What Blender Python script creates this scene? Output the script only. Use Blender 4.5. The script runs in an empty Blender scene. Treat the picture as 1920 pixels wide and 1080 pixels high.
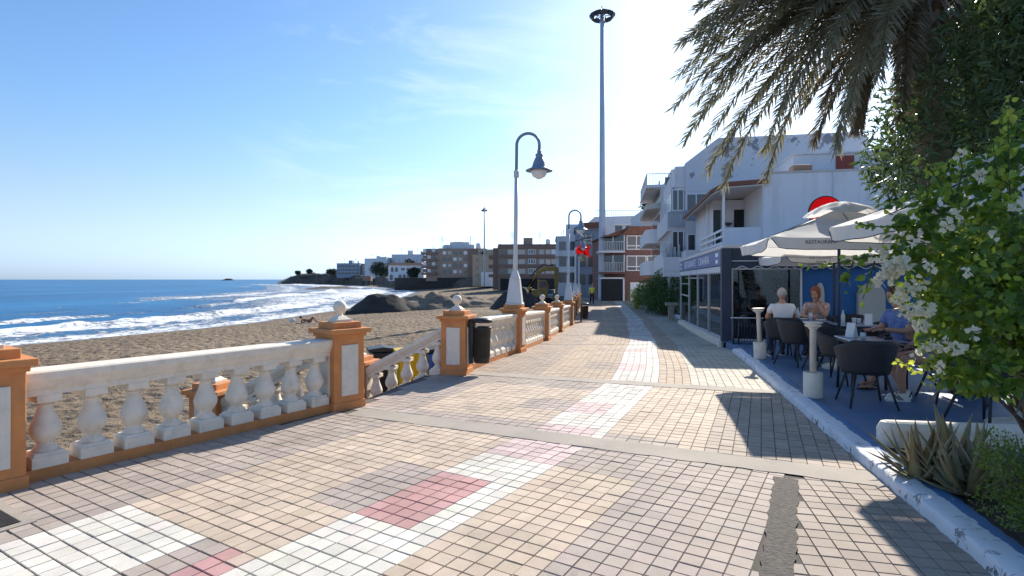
import bpy, bmesh, math, random
import numpy as np
from mathutils import Vector, Matrix, Quaternion, noise as mnoise

S = bpy.context.scene
R = math.radians
rng = np.random.default_rng(7)
random.seed(11)

# ------------------------------------------------------------------ camera
cam = bpy.data.cameras.new('camera'); camo = bpy.data.objects.new('camera', cam)
S.collection.objects.link(camo); S.camera = camo
camo.location = (0, 0, 1.65); camo.rotation_euler = (R(90), 0, 0)
cam.sensor_width = 36.0; cam.lens = 1050 / 1920 * 36; cam.shift_y = -16 / 1920
cam.clip_start = 0.05; cam.clip_end = 60000
S.render.resolution_x = 1024; S.render.resolution_y = 576

# ------------------------------------------------------------------ light
SUN_AZ, SUN_EL = 27.0, 30.0            # azimuth to the right of the view, elevation
sd = Vector((math.sin(R(SUN_AZ)) * math.cos(R(SUN_EL)), math.cos(R(SUN_AZ)) * math.cos(R(SUN_EL)), math.sin(R(SUN_EL))))
sl = bpy.data.lights.new('sun', 'SUN'); sl.energy = 4.3; sl.angle = R(0.53); sl.color = (1.0, 0.93, 0.82)
so = bpy.data.objects.new('sun', sl); S.collection.objects.link(so)
so.rotation_euler = sd.to_track_quat('Z', 'Y').to_euler()
S.view_settings.view_transform = 'Standard'; S.view_settings.look = 'None'
S.view_settings.exposure = 0.86; S.view_settings.gamma = 1.0
S.cycles.max_bounces = 8; S.cycles.transparent_max_bounces = 12
S.cycles.use_denoising = True
S.cycles.sample_clamp_indirect = 6.0
S.cycles.caustics_reflective = False; S.cycles.caustics_refractive = False

W = bpy.data.worlds.new('World'); S.world = W; W.use_nodes = True
wn, wl = W.node_tree.nodes, W.node_tree.links
wn.clear()
wo = wn.new('ShaderNodeOutputWorld'); wb = wn.new('ShaderNodeBackground'); wb.inputs[1].default_value = 0.1
sky = wn.new('ShaderNodeTexSky'); sky.sky_type = 'NISHITA'; sky.sun_disc = False
sky.sun_elevation = R(SUN_EL); sky.sun_rotation = R(SUN_AZ)
sky.air_density = 1.0; sky.dust_density = 0.6; sky.ozone_density = 2.0; sky.altitude = 0
hs = wn.new('ShaderNodeHueSaturation'); hs.inputs['Saturation'].default_value = 1.06; hs.inputs['Value'].default_value = 1.0
cb_ = wn.new('ShaderNodeVectorMath'); cb_.operation = 'MULTIPLY'; cb_.inputs[1].default_value = (0.82, 0.95, 1.08)
wl.new(sky.outputs[0], cb_.inputs[0]); wl.new(cb_.outputs[0], hs.inputs['Color'])
tc = wn.new('ShaderNodeTexCoord')
mp = wn.new('ShaderNodeMapping'); mp.inputs['Scale'].default_value = (1.6, 1.6, 7.0); mp.inputs['Rotation'].default_value = (0, R(12), 0)
wl.new(tc.outputs['Generated'], mp.inputs[0])
nz = wn.new('ShaderNodeTexNoise'); nz.inputs['Scale'].default_value = 1.7; nz.inputs['Detail'].default_value = 8; nz.inputs['Roughness'].default_value = 0.58; nz.inputs['Distortion'].default_value = 0.5
wl.new(mp.outputs[0], nz.inputs['Vector'])
cr = wn.new('ShaderNodeValToRGB'); cr.color_ramp.elements[0].position = 0.44; cr.color_ramp.elements[1].position = 0.86
cr.color_ramp.elements[1].color = (0.55, 0.55, 0.55, 1)
wl.new(nz.outputs['Fac'], cr.inputs[0])
mx = wn.new('ShaderNodeMix'); mx.data_type = 'RGBA'; mx.inputs['B'].default_value = (8.0, 8.3, 8.8, 1)
cd_ = wn.new('ShaderNodeVectorMath'); cd_.operation = 'DOT_PRODUCT'; cd_.inputs[1].default_value = Vector((-.14, 1, .31)).normalized(); wl.new(tc.outputs['Generated'], cd_.inputs[0])
cm_ = wn.new('ShaderNodeMapRange'); cm_.interpolation_type = 'SMOOTHSTEP'; cm_.inputs[1].default_value = .94; cm_.inputs[2].default_value = .995; wl.new(cd_.outputs['Value'], cm_.inputs[0])
cx_ = wn.new('ShaderNodeMath'); cx_.operation = 'MULTIPLY'; wl.new(cr.outputs[0], cx_.inputs[0]); wl.new(cm_.outputs[0], cx_.inputs[1])
wl.new(cx_.outputs[0], mx.inputs['Factor']); sx_ = wn.new('ShaderNodeSeparateXYZ'); wl.new(tc.outputs['Generated'], sx_.inputs[0])
hz_ = wn.new('ShaderNodeMapRange'); hz_.interpolation_type = 'SMOOTHSTEP'; hz_.inputs[1].default_value = 0.30; hz_.inputs[2].default_value = 0.0; hz_.inputs[3].default_value = 0.0; hz_.inputs[4].default_value = 0.92
wl.new(sx_.outputs['Z'], hz_.inputs[0])
bw_ = wn.new('ShaderNodeRGBToBW'); wl.new(hs.outputs[0], bw_.inputs[0])
pb_ = wn.new('ShaderNodeVectorMath'); pb_.operation = 'SCALE'; pb_.inputs[0].default_value = (0.68, 0.89, 1.16); wl.new(bw_.outputs[0], pb_.inputs['Scale'])
hm_ = wn.new('ShaderNodeMix'); hm_.data_type = 'RGBA'; wl.new(hz_.outputs[0], hm_.inputs['Factor']); wl.new(hs.outputs[0], hm_.inputs['A']); wl.new(pb_.outputs[0], hm_.inputs['B'])
wl.new(hm_.outputs['Result'], mx.inputs['A'])
wl.new(mx.outputs['Result'], wb.inputs[0]); wl.new(wb.outputs[0], wo.inputs[0])

# ------------------------------------------------------------------ materials
MATS = {}
def mat(name, col, rough=0.7, var=0.12, vscale=3.0, bump=0.0, bscale=40.0, metal=0.0, spec=0.4, stain=None, stain_amt=0.0, stain_scale=2.0, trans=0.0, island=0.0, tcol=None, detail=6):
    m = bpy.data.materials.new(name); m.use_nodes = True
    n, l = m.node_tree.nodes, m.node_tree.links
    b = n['Principled BSDF']; out = n['Material Output']
    b.inputs['Roughness'].default_value = rough; b.inputs['Metallic'].default_value = metal
    b.inputs['Specular IOR Level'].default_value = spec
    t0 = n.new('ShaderNodeTexCoord'); oi = n.new('ShaderNodeObjectInfo'); om = n.new('ShaderNodeMath'); om.operation = 'MULTIPLY'; om.inputs[1].default_value = 37.0; l.new(oi.outputs['Random'], om.inputs[0])
    t = n.new('ShaderNodeVectorMath'); t.operation = 'ADD'; l.new(t0.outputs['Object'], t.inputs[0]); l.new(om.outputs[0], t.inputs[1])
    c = n.new('ShaderNodeRGB'); c.outputs[0].default_value = (*col, 1)
    cur = c.outputs[0]
    if var > 0:
        z = n.new('ShaderNodeTexNoise'); z.inputs['Scale'].default_value = vscale; z.inputs['Detail'].default_value = detail; z.inputs['Roughness'].default_value = 0.65
        l.new(t.outputs[0], z.inputs['Vector'])
        mr = n.new('ShaderNodeMapRange'); mr.inputs[1].default_value = 0.25; mr.inputs[2].default_value = 0.75
        mr.inputs[3].default_value = 1 - var; mr.inputs[4].default_value = 1 + var
        l.new(z.outputs['Fac'], mr.inputs[0])
        cur = _mul(n, l, cur, mr.outputs[0])
    if stain is not None:
        z2 = n.new('ShaderNodeTexNoise'); z2.inputs['Scale'].default_value = stain_scale; z2.inputs['Detail'].default_value = 9; z2.inputs['Roughness'].default_value = 0.7
        vm = n.new('ShaderNodeVectorMath'); vm.operation = 'MULTIPLY'; vm.inputs[1].default_value = (1.6, 1.6, .22) if name.endswith('_wall') else (1, 1, 1)
        l.new(t.outputs[0], vm.inputs[0]); l.new(vm.outputs[0], z2.inputs['Vector'])
        r2 = n.new('ShaderNodeMapRange'); r2.inputs[1].default_value = 0.5; r2.inputs[2].default_value = 0.72; r2.inputs[3].default_value = 0; r2.inputs[4].default_value = stain_amt
        l.new(z2.outputs['Fac'], r2.inputs[0])
        mm = n.new('ShaderNodeMix'); mm.data_type = 'RGBA'; mm.inputs['B'].default_value = (*stain, 1)
        l.new(r2.outputs[0], mm.inputs['Factor']); l.new(cur, mm.inputs['A']); cur = mm.outputs['Result']
    if island > 0:
        g = n.new('ShaderNodeNewGeometry')
        mr = n.new('ShaderNodeMapRange'); mr.inputs[3].default_value = 1 - island; mr.inputs[4].default_value = 1 + island
        l.new(g.outputs['Random Per Island'], mr.inputs[0])
        cur = _mul(n, l, cur, mr.outputs[0])
    l.new(cur, b.inputs['Base Color'])
    if bump > 0:
        z3 = n.new('ShaderNodeTexNoise'); z3.inputs['Scale'].default_value = bscale; z3.inputs['Detail'].default_value = 5
        l.new(t.outputs[0], z3.inputs['Vector'])
        bp = n.new('ShaderNodeBump'); bp.inputs['Strength'].default_value = bump; bp.inputs['Distance'].default_value = 0.01
        l.new(z3.outputs['Fac'], bp.inputs['Height']); l.new(bp.outputs[0], b.inputs['Normal'])
    if trans > 0:
        tr = n.new('ShaderNodeBsdfTranslucent'); ms = n.new('ShaderNodeMixShader'); ms.inputs[0].default_value = trans
        if tcol: tr.inputs[0].default_value = (*tcol, 1)
        else: l.new(cur, tr.inputs[0])
        l.new(b.outputs[0], ms.inputs[1]); l.new(tr.outputs[0], ms.inputs[2]); l.new(ms.outputs[0], out.inputs[0])
    MATS[name] = m
    return m
def _mul(n, l, col, fac):
    m = n.new('ShaderNodeVectorMath'); m.operation = 'SCALE'
    l.new(col, m.inputs[0]); l.new(fac, m.inputs['Scale'])
    return m.outputs[0]

mat('orange_paint', (0.6, 0.245, 0.085), 0.75, 0.18, 5, 0.18, 50, stain=(0.38, 0.18, 0.09), stain_amt=0.6, stain_scale=4.5)
mat('white_paint', (0.78, 0.7, 0.585), 0.7, 0.12, 5, 0.22, 45, stain=(0.5, 0.41, 0.31), stain_amt=0.55, stain_scale=7)
mat('panel_tile', (0.7, 0.645, 0.56), 0.45, 0.07, 6, 0.1, 30, stain=(0.42, 0.39, 0.36), stain_amt=0.4, stain_scale=9)
mat('lamp_white', (0.62, 0.63, 0.64), 0.5, 0.08, 2, 0.05, 30, stain=(0.35, 0.3, 0.26), stain_amt=0.25, stain_scale=4)
mat('lamp_blue', (0.2, 0.27, 0.36), 0.45, 0.12, 3)
mat('lamp_glass', (0.72, 0.74, 0.78), 0.15, 0.03, 3, spec=0.6)
mat('mast_paint', (0.43, 0.49, 0.57), 0.5, 0.1, 0.6)
mat('dark_metal', (0.035, 0.04, 0.05), 0.5, 0.15, 8)
mat('bin_plastic', (0.028, 0.028, 0.03), 0.45, 0.2, 6, 0.05, 50)
mat('concrete', (0.37, 0.32, 0.265), 0.85, 0.16, 1.6, 0.35, 90, stain=(0.22, 0.21, 0.19), stain_amt=0.5, stain_scale=2)
mat('concrete_rough', (0.115, 0.1, 0.085), 0.95, 0.45, 28, 1.0, 45)
mat('iron', (0.09, 0.082, 0.075), 0.6, 0.3, 20, 0.3, 40, metal=0.3)
mat('mortar', (0.1, 0.085, 0.07), 0.95, 0.3, 3, 0.3, 60)
mat('seawall', (0.4, 0.36, 0.31), 0.9, 0.2, 1.0, 0.3, 20)
mat('rattan', (0.028, 0.03, 0.036), 0.55, 0.2, 40, 0.3, 120)
mat('terrace_blue', (0.09, 0.175, 0.31), 0.55, 0.2, 1.5, 0.15, 40, stain=(0.19, 0.21, 0.27), stain_amt=0.65, stain_scale=1.4)
mat('navy', (0.04, 0.052, 0.085), 0.6, 0.1, 2)
mat('blue_wall', (0.02, 0.12, 0.33), 0.6, 0.1, 1.2)
mat('soil', (0.07, 0.05, 0.035), 0.95, 0.5, 14, 0.8, 30)
mat('canvas', (0.78, 0.76, 0.715), 0.8, 0.06, 3, 0.1, 14, trans=0.36, stain=(0.6, 0.58, 0.54), stain_amt=0.35, stain_scale=2.5)
mat('ink', (0.03, 0.03, 0.035), 0.7, 0.0)
mat('ink_white', (0.8, 0.82, 0.88), 0.6, 0.0)
mat('sign_blue', (0.1, 0.14, 0.32), 0.5, 0.06)
mat('alu', (0.5, 0.51, 0.52), 0.4, 0.05, 3, metal=0.4)
mat('wood_table', (0.16, 0.2, 0.3), 0.25, 0.25, 9, spec=0.6)
mat('red_plastic', (0.6, 0.02, 0.02), 0.3, 0.1, 12, trans=0.5, tcol=(0.85, 0.03, 0.03))
mat('skin', (0.5, 0.27, 0.18), 0.55, 0.06, 12)
mat('skin_tan', (0.3, 0.15, 0.09), 0.55, 0.06, 12)
mat('hair_grey', (0.42, 0.4, 0.38), 0.7, 0.25, 60, 0.4, 90)
mat('hair_red', (0.25, 0.075, 0.028), 0.6, 0.3, 50, 0.4, 90)
mat('hair_dark', (0.04, 0.025, 0.018), 0.6, 0.3, 50, 0.4, 90)
mat('cloth_white', (0.72, 0.71, 0.72), 0.85, 0.1, 8, 1.0, 9)
mat('cloth_print', (0.48, 0.37, 0.33), 0.85, 0.75, 30, 1.0, 12, stain=(0.6, 0.16, 0.12), stain_amt=0.8, stain_scale=22, detail=2)
mat('cloth_blue', (0.15, 0.21, 0.45), 0.85, 0.5, 26, 1.0, 12, detail=3)
mat('denim', (0.25, 0.33, 0.48), 0.85, 0.15, 18)
mat('denim_dark', (0.05, 0.07, 0.12), 0.85, 0.15, 18)
mat('shoe_white', (0.75, 0.73, 0.7), 0.6, 0.05)
mat('black_trim', (0.02, 0.02, 0.022), 0.6, 0.1)
mat('hivis', (0.5, 0.65, 0.06), 0.7, 0.1)
mat('glassware', (0.75, 0.8, 0.82), 0.1, 0.05, 4, spec=0.7, trans=0.4)
mat('yellow_plastic', (0.75, 0.48, 0.01), 0.45, 0.08)
mat('blue_plastic', (0.03, 0.13, 0.42), 0.45, 0.08)
mat('white_wall', (0.7, 0.69, 0.7), 0.85, 0.06, 0.7, 0.1, 10, stain=(0.45, 0.43, 0.4), stain_amt=0.55, stain_scale=1.1)
mat('pale_wall', (0.63, 0.63, 0.655), 0.85, 0.06, 0.5, stain=(0.42, 0.42, 0.43), stain_amt=0.5, stain_scale=1.0)
mat('shade_wall', (0.5, 0.47, 0.42), 0.85, 0.06, 0.7)  # even beige for copings, ceiling and arched panels
mat('roof_brown', (0.2, 0.085, 0.055), 0.8, 0.2, 2)
mat('window_glass', (0.05, 0.06, 0.075), 0.12, 0.25, 0.6, spec=0.7)
mat('window_glass_pale', (0.3, 0.36, 0.42), 0.12, 0.25, 0.6, spec=0.7)
mat('white_frame', (0.74, 0.74, 0.74), 0.5, 0.04)
mat('grey_rail', (0.4, 0.42, 0.45), 0.5, 0.06)
mat('dark_rail', (0.08, 0.08, 0.085), 0.5, 0.06)
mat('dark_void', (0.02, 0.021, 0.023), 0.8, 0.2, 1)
mat('brown_wall', (0.34, 0.245, 0.195), 0.85, 0.12, 0.4, stain=(0.33, 0.25, 0.2), stain_amt=0.5, stain_scale=0.8)  # brown of the far blocks, lightened to mimic haze in the colour
mat('brown_dark', (0.23, 0.145, 0.115), 0.85, 0.1, 0.4)  # darker brown, also paled in the colour for distance haze
mat('tan_wall', (0.42, 0.34, 0.25), 0.85, 0.1, 0.2)
mat('blue_grey_wall', (0.26, 0.31, 0.38), 0.8, 0.2, 0.2)
mat('shutter', (0.55, 0.5, 0.45), 0.7, 0.1, 1)
mat('shutter_red', (0.28, 0.06, 0.04), 0.7, 0.1, 1)
mat('villa_roof', (0.42, 0.24, 0.15), 0.8, 0.1, 1)
mat('machine_yellow', (0.3, 0.19, 0.05), 0.6, 0.4, 2)
mat('heap_sand', (0.2, 0.155, 0.112), 0.95, 0.5, 0.9, 1.0, 3, detail=10)
mat('heap_dark', (0.045, 0.04, 0.035), 0.95, 0.35, 1.2, 0.8, 4)
mat('car_paint', (0.35, 0.37, 0.4), 0.3, 0.05, metal=0.3)
mat('tyre', (0.02, 0.02, 0.02), 0.8, 0.1)
mat('bark', (0.13, 0.1, 0.075), 0.9, 0.35, 9, 0.8, 18)
mat('palm_bark', (0.16, 0.115, 0.08), 0.9, 0.4, 12, 0.9, 14)
mat('palm_leaf', (0.23, 0.22, 0.155), 0.4, 0.0, island=0.45, trans=0.36, tcol=(0.34, 0.32, 0.19), spec=0.5)
mat('palm_dry', (0.24, 0.2, 0.14), 0.6, 0.0, island=0.45, trans=0.28, tcol=(0.25, 0.21, 0.13))
mat('palm_stalk', (0.16, 0.14, 0.07), 0.6, 0.2)
mat('leaf_dark', (0.06, 0.095, 0.035), 0.35, 0.0, island=0.6, trans=0.26, tcol=(0.13, 0.2, 0.05))
mat('leaf_boug', (0.055, 0.115, 0.022), 0.36, 0.0, island=0.65, trans=0.38, tcol=(0.34, 0.5, 0.035))
mat('leaf_young', (0.2, 0.29, 0.045), 0.4, 0.0, island=0.4, trans=0.5, tcol=(0.6, 0.66, 0.08))
mat('bract', (0.66, 0.62, 0.48), 0.7, 0.0, island=0.12, trans=0.45, tcol=(0.8, 0.78, 0.62))
mat('leaf_shrub', (0.08, 0.14, 0.025), 0.35, 0.0, island=0.6, trans=0.3, tcol=(0.28, 0.38, 0.04))
mat('leaf_hedge', (0.045, 0.085, 0.025), 0.5, 0.0, island=0.6, trans=0.25, tcol=(0.2, 0.3, 0.04))
mat('leaf_yellow', (0.25, 0.3, 0.05), 0.5, 0.0, island=0.4, trans=0.4, tcol=(0.6, 0.6, 0.08))
mat('leaf_far', (0.04, 0.055, 0.035), 0.7, 0.0, island=0.5)
mat('aloe', (0.29, 0.26, 0.14), 0.45, 0.35, 7, trans=0.15, tcol=(0.35, 0.2, 0.07), stain=(0.36, 0.15, 0.06), stain_amt=0.7, stain_scale=5)
mat('straw', (0.3, 0.24, 0.14), 0.8, 0.3, island=0.4)
M = MATS

# ------------------------------------------------------------------ mesh helpers
class MB:
    def __init__(s): s.v = []; s.f = []; s.sm = []
    def add(s, vs, fs, M4=None, smooth=False):
        o = len(s.v)
        if M4 is not None: vs = [M4 @ Vector(p) for p in vs]
        s.v += [tuple(p) for p in vs]
        s.f += [tuple(i + o for i in f) for f in fs]; s.sm += [smooth] * len(fs)
        return s
    def box(s, c, d, M4=None, rz=0.0, top=1.0):
        x, y, z = d[0] / 2, d[1] / 2, d[2] / 2; t = top
        vs = [(-x, -y, -z), (x, -y, -z), (x, y, -z), (-x, y, -z), (-x * t, -y * t, z), (x * t, -y * t, z), (x * t, y * t, z), (-x * t, y * t, z)]
        if rz:
            q = Matrix.Rotation(rz, 3, 'Z'); vs = [q @ Vector(p) for p in vs]
        vs = [(p[0] + c[0], p[1] + c[1], p[2] + c[2]) for p in vs]
        return s.add(vs, [(3, 2, 1, 0), (4, 5, 6, 7), (0, 1, 5, 4), (1, 2, 6, 5), (2, 3, 7, 6), (3, 0, 4, 7)], M4)
    def b2(s, x0, x1, y0, y1, z0, z1, M4=None):
        return s.box(((x0 + x1) / 2, (y0 + y1) / 2, (z0 + z1) / 2), (abs(x1 - x0), abs(y1 - y0), abs(z1 - z0)), M4)
    def lathe(s, prof, n=20, M4=None, smooth=True, sq=None, cx=0, cy=0):
        vs = []; fs = []
        for r, z in prof:
            for k in range(n):
                a = 2 * math.pi * k / n; vs.append((cx + r * math.cos(a), cy + r * math.sin(a), z))
        for i in range(len(prof) - 1):
            for k in range(n):
                k2 = (k + 1) % n; fs.append((i * n + k, i * n + k2, (i + 1) * n + k2, (i + 1) * n + k))
        fs.append(tuple(range(n - 1, -1, -1))); fs.append(tuple((len(prof) - 1) * n + k for k in range(n)))
        return s.add(vs, fs, M4, smooth)
    def tube(s, pts, rad, n=8, M4=None, smooth=True, flat=1.0):
        pts = [Vector(p) for p in pts]
        if not hasattr(rad, '__len__'): rad = [rad] * len(pts)
        vs = []; fs = []; up = None
        for i, p in enumerate(pts):
            d = (pts[min(i + 1, len(pts) - 1)] - pts[max(i - 1, 0)])
            if d.length < 1e-9: d = Vector((0, 0, 1))
            d.normalize()
            if up is None:
                up = Vector((0, 0, 1)) if abs(d.z) < 0.9 else Vector((1, 0, 0))
            a = d.cross(up)
            if a.length < 1e-6: a = d.orthogonal()
            a.normalize(); b = a.cross(d).normalized(); up = b
            for k in range(n):
                t = 2 * math.pi * k / n
                vs.append(p + a * (rad[i] * math.cos(t)) + b * (rad[i] * flat * math.sin(t)))
        for i in range(len(pts) - 1):
            for k in range(n):
                k2 = (k + 1) % n; fs.append((i * n + k2, i * n + k, (i + 1) * n + k, (i + 1) * n + k2))
        fs.append(tuple(range(n))); fs.append(tuple((len(pts) - 1) * n + k for k in range(n - 1, -1, -1)))
        return s.add(vs, fs, M4, smooth)
    def prism(s, poly, h0, h1, axis='z', M4=None):
        n = len(poly)
        def P(a, b, h): return (a, b, h) if axis == 'z' else ((a, h, b) if axis == 'y' else (h, a, b))
        vs = [P(a, b, h0) for a, b in poly] + [P(a, b, h1) for a, b in poly]
        fs = [tuple(range(n - 1, -1, -1)), tuple(range(n, 2 * n))] + [(i, (i + 1) % n, n + (i + 1) % n, n + i) for i in range(n)]
        return s.add(vs, fs, M4)
    def ball(s, c, r, n=14, m=9, M4=None, sc=(1, 1, 1)):
        vs = []; fs = []
        for i in range(m + 1):
            t = math.pi * i / m
            for k in range(n):
                a = 2 * math.pi * k / n
                vs.append((c[0] + r * sc[0] * math.sin(t) * math.cos(a), c[1] + r * sc[1] * math.sin(t) * math.sin(a), c[2] + r * sc[2] * math.cos(t)))
        for i in range(m):
            for k in range(n):
                k2 = (k + 1) % n; fs.append((i * n + k, (i + 1) * n + k, (i + 1) * n + k2, i * n + k2))
        return s.add(vs, fs, M4, True)
    def mesh(s, name, bevel=0.0, fix=True):
        me = bpy.data.meshes.new(name); me.from_pydata(s.v, [], s.f)
        me.polygons.foreach_set('use_smooth', s.sm)
        if bevel or fix:
            bm = bmesh.new(); bm.from_mesh(me)
            bmesh.ops.remove_doubles(bm, verts=bm.verts, dist=1e-5) if fix == 2 else None
            bmesh.ops.recalc_face_normals(bm, faces=bm.faces)
            if bevel:
                ed = [e for e in bm.edges if len(e.link_faces) == 2 and e.calc_face_angle(0) > 0.6]
                bmesh.ops.bevel(bm, geom=ed, offset=bevel, segments=2, profile=0.5, affect='EDGES', clamp_overlap=True)
            bm.to_mesh(me); bm.free()
        me.update(); return me
def link(name, me, m, parent=None):
    o = bpy.data.objects.new(name, me); S.collection.objects.link(o)
    if m is not None and len(me.materials) == 0: me.materials.append(M[m] if isinstance(m, str) else m)
    if parent is not None: o.parent = parent
    return o
def obj(name, mb, m, parent=None, bevel=0.0, fix=True):
    return link(name, mb.mesh(name, bevel, fix), m, parent)
def tag(o, label, cat, group=None, kind=None):
    o['label'] = label; o['category'] = cat
    if group: o['group'] = group
    if kind: o['kind'] = kind
    return o
def thing(name, label, cat, loc=(0, 0, 0), rz=0.0, group=None):
    o = bpy.data.objects.new(name, None); S.collection.objects.link(o)
    o.location = loc; o.rotation_euler = (0, 0, rz); o.empty_display_size = 0.2
    return tag(o, label, cat, group)
def struct(name, o): o['kind'] = 'structure'; return o
def dup(root, loc=None, rz=None, label=None, group=None):
    r = root.copy(); S.collection.objects.link(r)
    if loc is not None: r.location = loc
    if rz is not None: r.rotation_euler = (0, 0, rz)
    if label: r['label'] = label
    if group: r['group'] = group
    for ch in list(root.children):
        c = ch.copy(); S.collection.objects.link(c); c.parent = r
        for g in ch.children:
            d = g.copy(); S.collection.objects.link(d); d.parent = c
    return r
def text(name, s, size, m, parent, loc, rot, extrude=0.002, align='CENTER', sx=1.0):
    cu = bpy.data.curves.new(name, 'FONT'); cu.body = s; cu.size = size; cu.extrude = extrude; cu.align_x = align; cu.align_y = 'CENTER'
    cu.materials.append(M[m])
    o = bpy.data.objects.new(name, cu); S.collection.objects.link(o)
    me = bpy.data.meshes.new_from_object(o.evaluated_get(bpy.context.evaluated_depsgraph_get())); bpy.data.objects.remove(o); me.name = name
    o = bpy.data.objects.new(name, me); S.collection.objects.link(o); o.parent = parent
    o.location = loc; o.rotation_euler = rot; o.scale = (sx, 1, 1)
    return o

# ground profile of the promenade: flat by the camera, dipping gently away
GY = [-50, 10.5, 12.8, 16.7, 20.6, 24.6, 36, 60, 300]
GZ = [0, 0, -.03, -.18, -.29, -.365, -.47, -.6, -.62]
def gz(y): return float(np.interp(y, GY, GZ))
F, CX, CY, H = 1050.0, 960.0, 524.0, 1.65
def at(x, y, Y): return Vector(((x - CX) / F * Y, Y, H - (y - CY) / F * Y))     # a point on a sight line, Y metres away
def gp(x, y):
    Y = 10.0
    for _ in range(60): Y = 0.5 * Y + 0.5 * F * (H - gz(Y)) / (y - CY)
    return Vector(((x - CX) / F * Y, Y, gz(Y)))
# edges of the promenade in plan (Y -> X)
LY = [-6, 4.51, 7.31, 9.65, 9.9, 12.8, 16.7, 20.6, 24.6, 37, 50, 62]
LX = [-11.4, -3.93, -1.89, -1.25, -.73, .195, 1.082, 1.844, 2.671, 4.4, 6.2, 7.4]
RY = [-6, 3.127, 7.04, 12.9, 14.3, 26.2, 37, 51, 55, 62]
RX = [.5, 2.68, 3.62, 5.09, 5.37, 8.3, 9.95, 11.4, 16.5, 20]
def xl(y): return float(np.interp(y, LY, LX))
def xr(y): return float(np.interp(y, RY, RX))
def hd(a): return Vector((math.sin(R(a)), math.cos(R(a)), 0)), Vector((math.cos(R(a)), -math.sin(R(a)), 0))
# ------------------------------------------------------------------ paving
def attr_mat(name, attr, rough=0.6, spec=0.4, nscale=2.0, namt=0.14, fine=0.12, bump=0.15, dirt=(0.2, 0.17, 0.14), dirt_amt=0.4):
    m = bpy.data.materials.new(name); m.use_nodes = True
    n, l = m.node_tree.nodes, m.node_tree.links; b = n['Principled BSDF']
    b.inputs['Roughness'].default_value = rough; b.inputs['Specular IOR Level'].default_value = spec
    a = n.new('ShaderNodeAttribute'); a.attribute_name = attr
    t = n.new('ShaderNodeTexCoord')
    z = n.new('ShaderNodeTexNoise'); z.inputs['Scale'].default_value = nscale; z.inputs['Detail'].default_value = 8; z.inputs['Roughness'].default_value = 0.7
    z2 = n.new('ShaderNodeTexNoise'); z2.inputs['Scale'].default_value = 160; z2.inputs['Detail'].default_value = 3
    l.new(t.outputs['Object'], z.inputs[0]); l.new(t.outputs['Object'], z2.inputs[0])
    r = n.new('ShaderNodeMapRange'); r.inputs[1].default_value = .3; r.inputs[2].default_value = .7; r.inputs[3].default_value = 1 - namt; r.inputs[4].default_value = 1 + namt
    l.new(z.outputs[0], r.inputs[0])
    r2 = n.new('ShaderNodeMapRange'); r2.inputs[1].default_value = .25; r2.inputs[2].default_value = .75; r2.inputs[3].default_value = 1 - fine; r2.inputs[4].default_value = 1 + fine
    l.new(z2.outputs[0], r2.inputs[0])
    c = _mul(n, l, a.outputs['Color'], r.outputs[0]); c = _mul(n, l, c, r2.outputs[0])
    z3 = n.new('ShaderNodeTexNoise'); z3.inputs['Scale'].default_value = 1.3; z3.inputs['Detail'].default_value = 10; z3.inputs['Roughness'].default_value = .72; l.new(t.outputs['Object'], z3.inputs[0])
    r3 = n.new('ShaderNodeMapRange'); r3.inputs[1].default_value = .5; r3.inputs[2].default_value = .75; r3.inputs[3].default_value = 0; r3.inputs[4].default_value = dirt_amt
    l.new(z3.outputs[0], r3.inputs[0])
    mm = n.new('ShaderNodeMix'); mm.data_type = 'RGBA'; mm.inputs['B'].default_value = (*dirt, 1)
    l.new(r3.outputs[0], mm.inputs['Factor']); l.new(c, mm.inputs['A']); l.new(mm.outputs['Result'], b.inputs['Base Color'])
    bp = n.new('ShaderNodeBump'); bp.inputs['Strength'].default_value = bump; bp.inputs['Distance'].default_value = .003
    l.new(z2.outputs[0], bp.inputs['Height']); l.new(bp.outputs[0], b.inputs['Normal'])
    MATS[name] = m; return m
attr_mat('paving', 'tint', .78, .22, 1.6, .18, .14, .2, (.27, .225, .185), .42)
BEI, TAU, WHI, PIN, PPI = (.55, .44, .335), (.415, .345, .293), (.68, .635, .55), (.5, .285, .265), (.61, .47, .44)
T = .126
def line_d(p, q):
    p = np.array(p); q = np.array(q); t = (q - p) / np.linalg.norm(q - p); nn = np.array([-t[1], t[0]])
    return lambda X, Y: (X - p[0]) * nn[0] + (Y - p[1]) * nn[1]
d1 = line_d((-.51, 6.3), (2.11, 5.04)); d2 = line_d((.36, 9.47), (3.78, 8.21)); d3 = line_d((-3, 15.9), (5.4, 14.95))
d4 = line_d((-3, 19.6), (8, 18.4)); d5 = line_d((-3, 28.6), (12, 26.6))
dsr = lambda X, Y: (X - 2.275) * .884 - (Y - 4.64) * .467
def in_l(X, Y): return (X > np.interp(Y, LY, LX) - .1) & (X < np.interp(Y, RY, RX) + .12)
def paint1(i, j):
    c = np.empty((len(i), 3)); c[:] = TAU
    def s(mask, col): c[mask] = col
    s((i >= 6) & (i < 12) & (j < 5), BEI)
    s((i < 0) & (i >= -12), BEI); s((i < 0) & (j >= 9), TAU)
    s((i >= -4) & (i < 0) & (j >= -8) & (j < 0), TAU)
    s((i >= 0) & (i < 6), WHI); s((i >= 0) & (i < 6) & (j >= 5), PPI)
    s((i >= 0) & (i < 4) & (j >= -8) & (j < 0), PIN)
    s((i >= -12) & (i < -4) & (j < -14), WHI)
    s((i >= -4) & (i < -1) & (j < -14), TAU); s((i >= -2) & (i < 1) & (j < -14) & (j + i < -16), PIN)
    s((i >= -12) & (i < 0) & (j < -24), BEI)
    return c
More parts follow.
